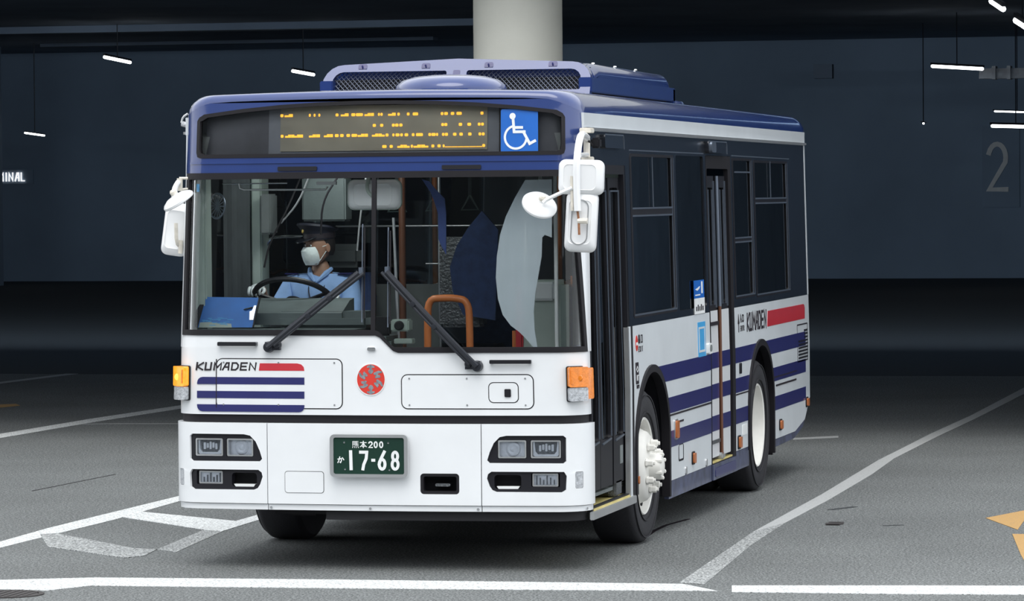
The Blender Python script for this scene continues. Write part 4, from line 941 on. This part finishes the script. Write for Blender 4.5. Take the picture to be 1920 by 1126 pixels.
# ------------------------------------------------------------------ bus interior
def ipart(name,m,fn,parent=bus,**k):
    bm=bmesh.new(); fn(bm); return link(name,bm,m,parent,**k)
ipart('cabin_floor','interior_grey',lambda b:(box(b,-.70,.22,.42,.70,8.6,.46),box(b,.70,2.72,.42,1.2,5.7,.46),box(b,-1.2,2.72,.42,-.70,5.7,.46),box(b,.70,.3,.40,1.19,1.47,.42)))
ipart('driver_platform','interior_grey',lambda b:(box(b,-.70,.30,.46,-.12,2.15,.80),box(b,-1.19,.30,.46,-.70,1.5,.80)))
ipart('inner_ceiling','interior_green',lambda b:box(b,-1.15,.42,2.52,1.15,8.5,2.56))
ipart('front_coving','interior_grey',lambda b:box(b,-1.12,.22,2.36,1.12,.44,2.54))
db_=ipart('dashboard','dash_grey',lambda b:(box(b,-1.14,.17,1.0,-.13,.62,1.40,.03),box(b,-.13,.17,1.0,.06,.50,1.36,.03),box(b,-.72,.40,1.38,-.12,.66,1.50,.04)))
ipart('instrument_hood','dash_grey',lambda b:loft(b,[[Vector((x,y,z)) for y,z in ((.42,1.42),(.70,1.42),(.70,1.572),(.60,1.56),(.42,1.49))] for x in (-1.02,-.98,-.36,-.30)]),db_)
ipart('instrument_panel','lamp_dark',lambda b:box(b,-.95,.715,1.43,-.38,.73,1.56),db_)
ipart('lower_bulkhead','dark_inside',lambda b:box(b,-1.14,.16,.42,.60,.20,1.24))
# steering wheel
sw=empty('steering_wheel',(-.715,.84,1.555),bus); TT=Matrix.Rotation(R(-33),4,'X')
def sw_ring(b):
    rings=[]; n=40
    T=TT
    lathe(b,[(.245+.017*math.cos(a),.017*math.sin(a)) for a in [2*PI*k/10 for k in range(10)]],T,n,True)
ipart('rim','black_plastic',sw_ring,sw)
for a in (200,340,90):
    ipart('spoke','black_plastic',lambda b:tube(b,[TT@Vector((.05*math.cos(R(a)),.05*math.sin(R(a)),-.03)),TT@Vector((.24*math.cos(R(a)),.24*math.sin(R(a)),0))],.012,6),sw)
ipart('boss','black_plastic',lambda b:lathe(b,[(0,-.05),(.06,-.05),(.065,-.02),(.05,0),(0,.005)],TT,20),sw)
ipart('column','black_plastic',lambda b:tube(b,[TT@Vector((0,0,-.05)),TT@Vector((0,0,-.45))],.04,10),sw)
# driver seat
ds=empty('driver_seat',(-.71,1.5,.80),bus)
ipart('seat_cushion','seat_blue',lambda b:box(b,-.25,-.30,.18,.25,.20,.30,.05),ds)
ipart('seat_base','black_plastic',lambda b:box(b,-.18,-.2,0,.18,.15,.18,.02),ds)
ipart('seat_back','seat_blue',lambda b:loft(b,[[Vector((x*q,.16+yy+.1*k,z)) for x,yy in rr(-.25,-.05,.25,.05,.04,3)] for k,(z,q) in enumerate(((.28,.9),(.5,1),(.75,.95),(.90,.7)))]),ds)
ipart('headrest','interior_grey',lambda b:box(b,-.13,.40,.93,.13,.50,1.08,.04),ds)
# rails, poles, farebox
def rail(name,pts,r,m,it=3,lab=None):
    bm=bmesh.new(); tube(bm,smoothpath(pts,it),r,12); o=link(name,bm,m,bus)
    if lab: o['label']=lab
    return o
rail('orange_hoop',[(.127,.80,.46),(.127,.80,1.42),(.135,.80,1.56),(.22,.80,1.567),(.30,.80,1.567),(.378,.80,1.55),(.390,.80,1.42),(.390,.80,.46)],.022,'orange_rail',2)
rail('orange_post',[(.60,1.1,.46),(.60,1.1,1.36)],.02,'orange_rail',0)
rail('brown_pole',[(-.21,1.5,.46),(-.205,1.5,2.52)],.022,'brown_pole',0)
for x,y in ((.55,2.6),(-.35,2.9),(.62,5.2)): rail('orange_pole',[(x,y,.46),(x,y,2.52)],.018,'orange_rail',0)
for x in (-.5,.45): rail('ceiling_rail',[(x,1.7,2.33),(x,8.2,2.33)],.014,'aluminium',0)
for k,x in enumerate((.45,.45,.45,-.5,-.5,-.5)):
    y=2.5+ (k%3)*1.0; st=empty('hand_strap',(x,y,2.33),bus)
    ipart('strap','interior_grey',lambda b:box(b,-.012,-.004,-.16,.012,.004,.0),st)
    ipart('grip','interior_green',lambda b:tube(b,[(0,0,-.15),(-.06,0,-.25),(.06,0,-.25),(0,0,-.15)],.009,6),st)
rail('chrome_hoop',[(-1.13,1.58,1.2),(-1.13,1.58,1.80),(-1.10,1.58,1.92),(-1.0,1.58,1.935),(-.80,1.58,1.93)],.010,'chrome',2)
rail('partition_bar',[(-.80,2.1,1.99),(.46,2.1,1.99)],.007,'aluminium',0); rail('partition_bar',[(-.12,2.1,.8),(-.12,2.1,2.5)],.010,'aluminium',0); rail('partition_bar',[(-.10,1.0,1.2),(-.13,1.0,2.05)],.009,'aluminium',0)
rail('partition_bar',[(-.21,2.1,1.75),(.23,2.1,1.75)],.006,'aluminium',0)
ipart('driver_partition','interior_grey',lambda b:box(b,-1.15,2.16,.8,-.14,2.19,1.62))
ipart('partition_glass','plastic_sheet',lambda b:box(b,-1.15,2.165,1.62,-.14,2.18,2.15))
ipart('route_map_box','lamp_dark',lambda b:(box(b,-.10,2.0,1.35,.18,2.15,1.92,.02),))
ipart('ticket_printer','interior_green',lambda b:(box(b,.03,.30,1.385,.14,.40,1.455,.008),))
ipart('dash_camera','dark_inside',lambda b:(lathe(b,[(.028,0),(.028,.02),(.02,.03),(0,.03)],Matrix.Translation((.085,.30,1.42))@Matrix.Rotation(R(90),4,'X'),16),box(b,-.09,.3,1.36,.02,.36,1.47,.01)))
ipart('dash_plate','interior_green',lambda b:box(b,.07,.22,1.315,.18,.30,1.345,.004))
ipart('entry_pole','plate_white',lambda b:tube(b,[(.99,.5,.46),(.985,.5,2.35)],.012,8))
fb_=ipart('fare_box','fare_green',lambda b:(box(b,.70,.85,.46,.93,1.15,1.67,.03),))
ipart('fare_box_top','plate_white',lambda b:box(b,.72,.82,1.55,.90,.90,1.66,.01),fb_)
ipart('fare_box_edge','red_paint',lambda b:box(b,.655,.86,.46,.70,.93,1.64,.01),fb_)
ipart('orange_band','orange_rail',lambda b:box(b,.93,1.16,1.64,1.17,1.18,1.69))
# sheets shaped as windshield reflections, pale and blue, and a seat curtain
def plate(name,pts,y,m,th=.006):
    bm=bmesh.new(); slab(bm,[pts],lambda u,v,t:Vector((u,y-t,v)),0,th); return link(name,bm,m,bus)
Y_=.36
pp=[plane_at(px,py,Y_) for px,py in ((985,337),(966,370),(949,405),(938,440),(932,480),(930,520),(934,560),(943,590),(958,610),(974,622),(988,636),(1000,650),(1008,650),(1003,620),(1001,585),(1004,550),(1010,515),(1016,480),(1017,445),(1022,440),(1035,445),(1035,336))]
plate('windshield_reflection',[(p.x,p.z) for p in pp],Y_,'pale_reflection')['label']='pale curved sheet imitating a windshield reflection'
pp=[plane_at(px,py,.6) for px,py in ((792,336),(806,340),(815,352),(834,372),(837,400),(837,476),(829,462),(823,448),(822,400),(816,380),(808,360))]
plate('blue_reflection',[(p.x,p.z) for p in pp],.6,'reflection_blue',.012)  # blue reflection in the glass built as a sheet
pp=[plane_at(px,py,1.9) for px,py in ((905,395),(880,425),(858,460),(845,500),(850,545),(870,590),(930,600),(935,430))]
plate('seat_curtain',[(p.x,p.z) for p in pp],1.9,'seat_blue',.02)
# side curtain by the driver, made of folds
def curtain(b,x0,y0,y1,z0,z1,n=26,amp=.018):
    a=[];c=[]
    for i in range(n+1):
        y=y0+(y1-y0)*i/n; x=x0+amp*math.sin(i*1.9)
        a.append(b.verts.new((x,y,z0))); c.append(b.verts.new((x,y,z1)))
    for i in range(n): b.faces.new([a[i],a[i+1],c[i+1],c[i]])
ipart('driver_curtain','curtain_dark',lambda b:curtain(b,-1.09,.62,1.15,1.35,2.3))
ipart('inner_pillar','interior_green',lambda b:box(b,-1.17,.30,1.38,-1.10,.42,2.42,.01))
ipart('inner_pillar','interior_green',lambda b:box(b,-1.165,1.45,1.2,-1.10,1.62,2.45,.01))
ipart('right_inner_pillar','interior_green',lambda b:(box(b,1.08,1.46,.5,1.17,1.56,2.45),))
ipart('door_curtain','curtain_dark',lambda b:curtain(b,1.12,.34,.56,1.3,2.3,14,.014))
ipart('cabin_fan','window_frame',lambda b:(lathe(b,[(.065+.006*math.cos(a),.006*math.sin(a)) for a in [2*PI*k/6 for k in range(6)]],Matrix.Translation((-1.09,.5,2.13))@Matrix.Rotation(R(80),4,'X')@Matrix.Diagonal((.75,1.15,1,1)),28,True),
   [tube(b,[(-1.09-.045*math.cos(R(q)),.5,2.13-.07*math.sin(R(q))),(-1.09+.045*math.cos(R(q)),.5,2.13+.07*math.sin(R(q)))],.003,4) for q in range(0,180,22)]))
ipart('sun_visor_rail','aluminium',lambda b:(tube(b,[(-.89,.3,2.262),(-.885,.3,2.235),(-.86,.3,2.225),(-.36,.3,2.222),(-.345,.3,2.24)],.006,6),tube(b,[(-1.0,.32,2.262),(-.6,.32,2.262)],.004,5),box(b,-.42,.32,2.25,-.30,.34,2.27)))
im=empty('inner_mirror',(-.058,.30,2.19),bus)
ipart('mirror_back','mirror_white',lambda b:shell(b,.325,.175,.05,.045),im)
ipart('mirror_edge','interior_green',lambda b:slab(b,[rr(-.165,-.09,.165,.09,.045,5),rr(-.155,-.08,.155,.08,.04,5)],lambda u,v,t:Vector((u,-t,v)),-.01,.012),im)
ipart('mirror_stem','fare_green',lambda b:tube(b,smoothpath([(.0,-.06,-.01),(-.03,-.08,.03),(-.02,-.06,.10),(-.02,0,.16)],2),.011,8),im)
ipart('sticker','sign_cyan',lambda b:slab(b,[rect(-1.145,2.215,-1.12,2.262)],FM,-.02,-.016))
ipart('overhead_monitor','dash_grey',lambda b:box(b,-.78,1.25,2.03,-.50,1.40,2.30,.01))
ipart('wall_box','interior_grey',lambda b:box(b,-1.05,1.25,1.95,-.98,1.4,2.2,.01))
# hanging cables and reading-light tubes seen through the glass
for k,pt in enumerate(([(-.80,1.3,2.3),(-.86,1.2,2.1),(-.96,1.15,1.9),(-.98,1.1,1.75)],[(-.70,1.2,2.35),(-.78,1.2,2.15),(-.90,1.2,2.02)],[(-.45,.9,2.3),(-.55,.9,2.15),(-.56,.9,1.95)],[(-.30,1.0,2.3),(-.34,1.0,2.05),(-.36,1.0,1.85)])):
    rail('cable',pt,.006,'aluminium' if k%2 else 'black_rubber',2)
# passenger seats
def seat(x,y,z):
    s=empty('passenger_seat',(x,y,z),bus)
    ipart('cushion','seat_blue',lambda b:box(b,-.21,-.2,.30,.21,.22,.40,.04),s)
    ipart('backrest','seat_blue',lambda b:loft(b,[[Vector((xx*q,.20+yy+.06*k,zz)) for xx,yy in rr(-.21,-.035,.21,.035,.03,3)] for k,(zz,q) in enumerate(((.38,.95),(.65,1),(.88,.85)))]),s)
    ipart('pedestal','interior_grey',lambda b:box(b,-.12,-.1,0,.12,.12,.30),s)
    ipart('grab_rail','orange_rail',lambda b:tube(b,smoothpath([(-.18,.33,.6),(-.18,.34,.92),(.18,.34,.92),(.18,.33,.6)],2),.013,8),s)
for y in (2.75,3.6): seat(-.88,y,.48)
for y in (2.2,3.0,3.7): seat(.88,y,.75 if y<2.5 else .48)
for y in (6.6,7.5):
    for x in (-.88,-.42,.42,.88): seat(x,y,.60)
ipart('rear_floor_step','interior_grey',lambda b:box(b,-.70,5.6,.46,.70,8.6,.60))
# ------------------------------------------------------------------ driver
def skin(name,verts,edges,m,parent,root=0,sub=2):
    me=bpy.data.meshes.new(name); me.from_pydata([v[0] for v in verts],edges,[]); o=bpy.data.objects.new(name,me); COL.objects.link(o)
    o.modifiers.new('s','SKIN'); sd=me.skin_vertices[0].data
    for i,v in enumerate(verts):
        r=v[1]; sd[i].radius=r if isinstance(r,tuple) else (r,r); sd[i].use_root=(i==root)
    o.modifiers['s'].use_smooth_shade=True
    mo=o.modifiers.new('u','SUBSURF'); mo.levels=sub; mo.render_levels=sub
    bpy.context.view_layer.update(); dg=bpy.context.evaluated_depsgraph_get()
    m2=bpy.data.meshes.new_from_object(o.evaluated_get(dg)); bpy.data.objects.remove(o)
    m2.materials.clear(); m2.materials.append(M[m]); m2.shade_smooth(); m2.name=name
    q=bpy.data.objects.new(name,m2); COL.objects.link(q); q.parent=parent; return q
drv=empty('person',(-.71,1.45,1.12))
tag(drv,'bus driver in light blue shirt, dark peaked cap, white mask and gloves at the wheel','person')
O=drv.location
def D(x,y,z): return (x-O.x,y-O.y,z-O.z)
bv=[(D(-.71,1.45,1.16),(.15,.11)),(D(-.71,1.43,1.32),(.14,.10)),(D(-.71,1.41,1.50),(.16,.11)),(D(-.71,1.42,1.61),(.11,.08)),(D(-.705,1.40,1.72),(.058,.055)),(D(-.70,1.375,1.80),(.055,.055)),
 (D(-.895,1.42,1.625),.062),(D(-.96,1.22,1.44),.044),(D(-.955,1.00,1.56),.036),(D(-.94,.90,1.635),.028),
 (D(-.525,1.42,1.625),.062),(D(-.45,1.22,1.43),.044),(D(-.46,1.02,1.48),.036),(D(-.48,.93,1.525),.028),
 (D(-.80,1.30,1.16),.09),(D(-.83,.98,1.22),.07),(D(-.82,.86,.87),.05),(D(-.82,.74,.84),.04),
 (D(-.62,1.30,1.16),.09),(D(-.60,.98,1.22),.07),(D(-.62,.86,.87),.05),(D(-.62,.74,.84),.04)]
be=[(0,1),(1,2),(2,3),(3,4),(4,5),(3,6),(6,7),(7,8),(8,9),(3,10),(10,11),(11,12),(12,13),(0,14),(14,15),(15,16),(16,17),(0,18),(18,19),(19,20),(20,21)]
body=skin('body',bv,be,'skin',drv)
# shirt: torso and short sleeves just outside the body
sv=[(D(-.71,1.45,1.20),(.165,.125)),(D(-.71,1.43,1.34),(.158,.118)),(D(-.71,1.41,1.50),(.178,.128)),(D(-.71,1.42,1.635),(.160,.115)),(D(-.707,1.405,1.695),(.084,.078)),
 (D(-.90,1.42,1.625),.078),(D(-.945,1.27,1.48),.064),(D(-.955,1.19,1.45),.062),(D(-.955,1.09,1.50),.056),(D(-.52,1.42,1.625),.078),(D(-.47,1.27,1.475),.064),(D(-.455,1.19,1.43),.060)]
skin('shirt',sv,[(0,1),(1,2),(2,3),(3,4),(3,5),(5,6),(6,7),(7,8),(3,9),(9,10),(10,11)],'shirt_blue',drv)
skin('trousers',[(D(-.71,1.46,1.15),(.165,.13)),(D(-.80,1.30,1.16),.10),(D(-.83,.98,1.22),.08),(D(-.82,.87,.92),.06),(D(-.62,1.30,1.16),.10),(D(-.60,.98,1.22),.08),(D(-.62,.87,.92),.06)],[(0,1),(1,2),(2,3),(0,4),(4,5),(5,6)],'trousers',drv)
for x in (-.82,-.62): ipart('shoe','black_plastic',lambda b:box(b,*D(x-.045,.62,.80),*D(x+.045,.88,.87),.02),drv)
# collar and epaulettes, lanyard
ipart('collar','shirt_blue',lambda b:(tube(b,[D(-.775,1.40,1.735),D(-.755,1.335,1.705),D(-.715,1.30,1.655)],.014,6,rs=[.012,.018,.006]),tube(b,[D(-.635,1.40,1.735),D(-.655,1.335,1.705),D(-.705,1.30,1.655)],.014,6,rs=[.012,.018,.006])),drv)
ipart('lanyard','ink',lambda b:(tube(b,smoothpath([D(-.76,1.335,1.66),D(-.755,1.285,1.58),D(-.70,1.27,1.48)],2),.004,5),tube(b,smoothpath([D(-.655,1.335,1.66),D(-.665,1.285,1.58),D(-.70,1.27,1.48)],2),.004,5)),drv)
for x in (-.88,-.54): ipart('epaulette','navy_paint',lambda b:box(b,*D(x-.045,1.35,1.70),*D(x+.045,1.385,1.708),.003),drv)
# head, local frame then turned towards the driver's right
hd=empty('head',D(-.70,1.36,1.875),drv); hd.rotation_euler=(R(3),0,R(-42))
def headmesh(b):
    # rings from chin to crown: (z, half width, front y, back y)
    pr=[(-.118,.022,-.075,-.030),(-.108,.040,-.088,-.015),(-.085,.055,-.094,.020),(-.055,.064,-.092,.060),(-.02,.071,-.090,.085),(.02,.075,-.090,.095),(.055,.075,-.088,.095),(.09,.066,-.070,.080),(.115,.045,-.040,.055),(.125,.018,-.01,.02)]
    rings=[]
    for z,w_,f,bk in pr:
        c=(f+bk)/2; h=(bk-f)/2; rg=[]
        for k in range(20):
            a=2*PI*k/20; x=w_*math.sin(a); y=c-h*math.cos(a)
            rg.append(Vector((x,y,z)))
        rings.append(rg)
    loft(b,rings)
    # nose, brows, ears as relief joined to the head
    loft(b,[[Vector((sx*w_,y,z)) for sx,y in ((-1,-.084),(0,-.084-d),(1,-.084))] for z,w_,d in ((.018,.007,.010),(-.005,.010,.020),(-.028,.015,.030),(-.036,.012,.012))])
    for g in (-1,1):
        lathe(b,[(0,-.008),(.6,-.006),(1,0),(.8,.008),(0,.010)],Matrix.Translation((g*.076,.012,-.012))@Matrix.Rotation(R(90),4,'Y')@Matrix.Diagonal((.030,.017,1,1)),14)
        box(b,g*.032-.015,-.094,.028,g*.032+.015,-.084,.035,.002)
ipart('head_shape','skin',headmesh,hd)
for g in (-1,1):
    ipart('eye','plate_white',lambda b:lathe(b,[(0,-.006),(.011,-.004),(.012,0)],Matrix.Translation((g*.031,-.083,.008))@Matrix.Rotation(R(-90),4,'X')@Matrix.Diagonal((1,.55,1,1)),12),hd)
    ipart('iris','ink',lambda b:lathe(b,[(0,0),(.0055,0),(.0055,.002),(0,.002)],Matrix.Translation((g*.031,-.0885,.008))@Matrix.Rotation(R(90),4,'X'),10),hd)
ipart('mouth','red_paint',lambda b:box(b,-.02,-.097,-.066,.02,-.090,-.058,.002),hd)
def maskmesh(b):
    rows=[(.000,.052,-.108,-.060),(-.025,.066,-.126,-.050),(-.055,.067,-.124,-.040),(-.085,.058,-.116,-.030),(-.112,.038,-.104,-.035)]
    rings=[]
    for z,w_,f,s in rows:
        rings.append([Vector((w_*math.sin(R(q)),s+(f-s)*math.cos(R(q))**1.0 if abs(q)<90 else s,z)) for q in range(-85,86,17)])
    vs=[[b.verts.new(p) for p in r] for r in rings]
    for a,c in zip(vs,vs[1:]):
        for k in range(len(a)-1): b.faces.new([a[k],a[k+1],c[k+1],c[k]])
ipart('face_mask','mask_white',maskmesh,hd)
for g in (-1,1): ipart('mask_strap','mask_white',lambda b:(tube(b,[(g*.055,-.055,-.01),(g*.078,.0,.005),(g*.080,.018,.0)],.0022,5),tube(b,[(g*.055,-.04,-.09),(g*.075,.0,-.03),(g*.080,.015,-.02)],.0022,5)),hd)
ipart('hair','hair',lambda b:loft(b,[[Vector((w_*math.sin(2*PI*k/20),c-h*math.cos(2*PI*k/20),z)) for k in range(20)] for z,w_,c,h in ((-.06,.050,.05,.035),(-.03,.070,.045,.052),(.02,.079,.025,.077),(.07,.080,.008,.093),(.09,.075,.005,.085))]),hd)
def capmesh(b):
    loft(b,[[Vector((w_*math.sin(2*PI*k/28),c-h*math.cos(2*PI*k/28),z+dz*math.cos(2*PI*k/28))) for k in range(28)] for z,w_,c,h,dz in ((.042,.084,.002,.100,.0),(.085,.086,.002,.102,.0),(.10,.098,-.002,.118,.012),(.118,.118,-.006,.135,.022),(.130,.112,-.006,.128,.022),(.138,.06,0,.07,.012),(.139,.01,0,.01,.004))])
ipart('cap','cap_navy',capmesh,hd)
ipart('cap_peak','black_gloss',lambda b:slab(b,[[(.078*math.sin(R(q)),-.055-.105*math.cos(R(q))) for q in range(-75,76,15)]+[(.070,-.050),(.035,-.085),(-.035,-.085),(-.070,-.050)]],lambda u,v,t:Vector((u,v,.048+.35*(v+.10)+t)),0,.006),hd)
ipart('cap_band','ink',lambda b:lathe(b,[(.997,.050),(1.02,.050),(1.02,.080),(.997,.080)],Matrix.Translation((0,.002,0))@Matrix.Diagonal((.086,.102,1,1)),28,True),hd)
ipart('cap_badge','gold',lambda b:(lathe(b,[(.013,0),(.010,.006),(0,.008)],Matrix.Translation((0,-.114,.103))@Matrix.Rotation(R(75),4,'X')@Matrix.Diagonal((.8,1.5,1,1)),12),),hd)
# gloved hands closed on the wheel rim
def hand(px,py,pz,g):
    h=empty('gloved_hand',D(px,py,pz),drv); 
    wr=Vector(D(-.94 if g<0 else -.48,.90 if g<0 else .93,1.635 if g<0 else 1.525))-Vector(D(px,py,pz))
    c=Vector((-.0*g,.02,.035))
    skin('palm',[(wr*1.0,.030),(wr*.45+c*.5,(.036,.026)),(c,(.040,.022)),(c+Vector((0,-.03,.0)),(.036,.018))],[(0,1),(1,2),(2,3)],'glove_white',h,sub=2)
    for i,l in enumerate((.9,1.0,.95,.78)):
        dx=(-.033+.022*i)
        a=c+Vector((dx,-.02,0)); p1=a+Vector((0,-.035*l,-.008)); p2=p1+Vector((0,-.012,-.030*l)); p3=p2+Vector((0,.022*l,-.018))
        skin('finger',[(a,.0105),(p1,.0105),(p2,.0095),(p3,.008)],[(0,1),(1,2),(2,3)],'glove_white',h,sub=1)
    a=c+Vector((-g*.040,.015,-.005)); skin('thumb',[(a,.013),(a+Vector((-g*.010,-.025,-.022)),.011),(a+Vector((g*.004,-.045,-.040)),.009)],[(0,1),(1,2)],'glove_white',h,sub=1)
hand(-.945,.80,1.60,-1); hand(-.475,.86,1.545,1)
# ------------------------------------------------------------------ blue folder on the dash
q0=plane_at(384,556,.30); 
fl_=empty('document_folder',(-.975,.30,1.41)); tag(fl_,'blue document folder with a clip lying on the dashboard behind the windshield','folder')
FD=lambda u,v,t:Vector((u,-t-.02+v*.25,v))
def fpoly(b): slab(b,[[(-.175,0),(.165,0),(.195,.175),(.0,.178),(-.135,.180),(-.165,.12)]],FD,0,.012)
ipart('cover','folder_blue',fpoly,fl_)
ipart('side_edge','black_plastic',lambda b:slab(b,[[(-.19,.0),(-.172,.0),(-.132,.18),(-.145,.178),(-.188,.10)]],FD,-.002,.014),fl_)
ipart('end_edge','black_plastic',lambda b:slab(b,[[(.166,.0),(.172,.0),(.205,.175),(.195,.176)]],FD,-.002,.014),fl_)
ipart('clip','chrome',lambda b:(slab(b,[[(.148,.045),(.172,.045),(.186,.13),(.172,.13),(.160,.10),(.146,.095)]],FD,.012,.020),tube(b,[FD(.11,.105,.02),FD(.165,.118,.02)],.005,6)),fl_)
random.seed(3)
def prt(b):
    for k in range(26):
        u=-.15+random.random()*.17; v=.01+random.random()*.05*(1-abs(u+.06)*3); l=.01+random.random()*.03
        slab(b,[rect(u,v,u+l,v+.004)],FD,.012,.0135)
ipart('pale_print','sign_cyan',prt,fl_)
ipart('paper_label','interior_green',lambda b:slab(b,[[(-.165,.0),(.04,.0),(.035,.022),(-.10,.032),(-.16,.03)]],FD,.012,.0128),fl_)
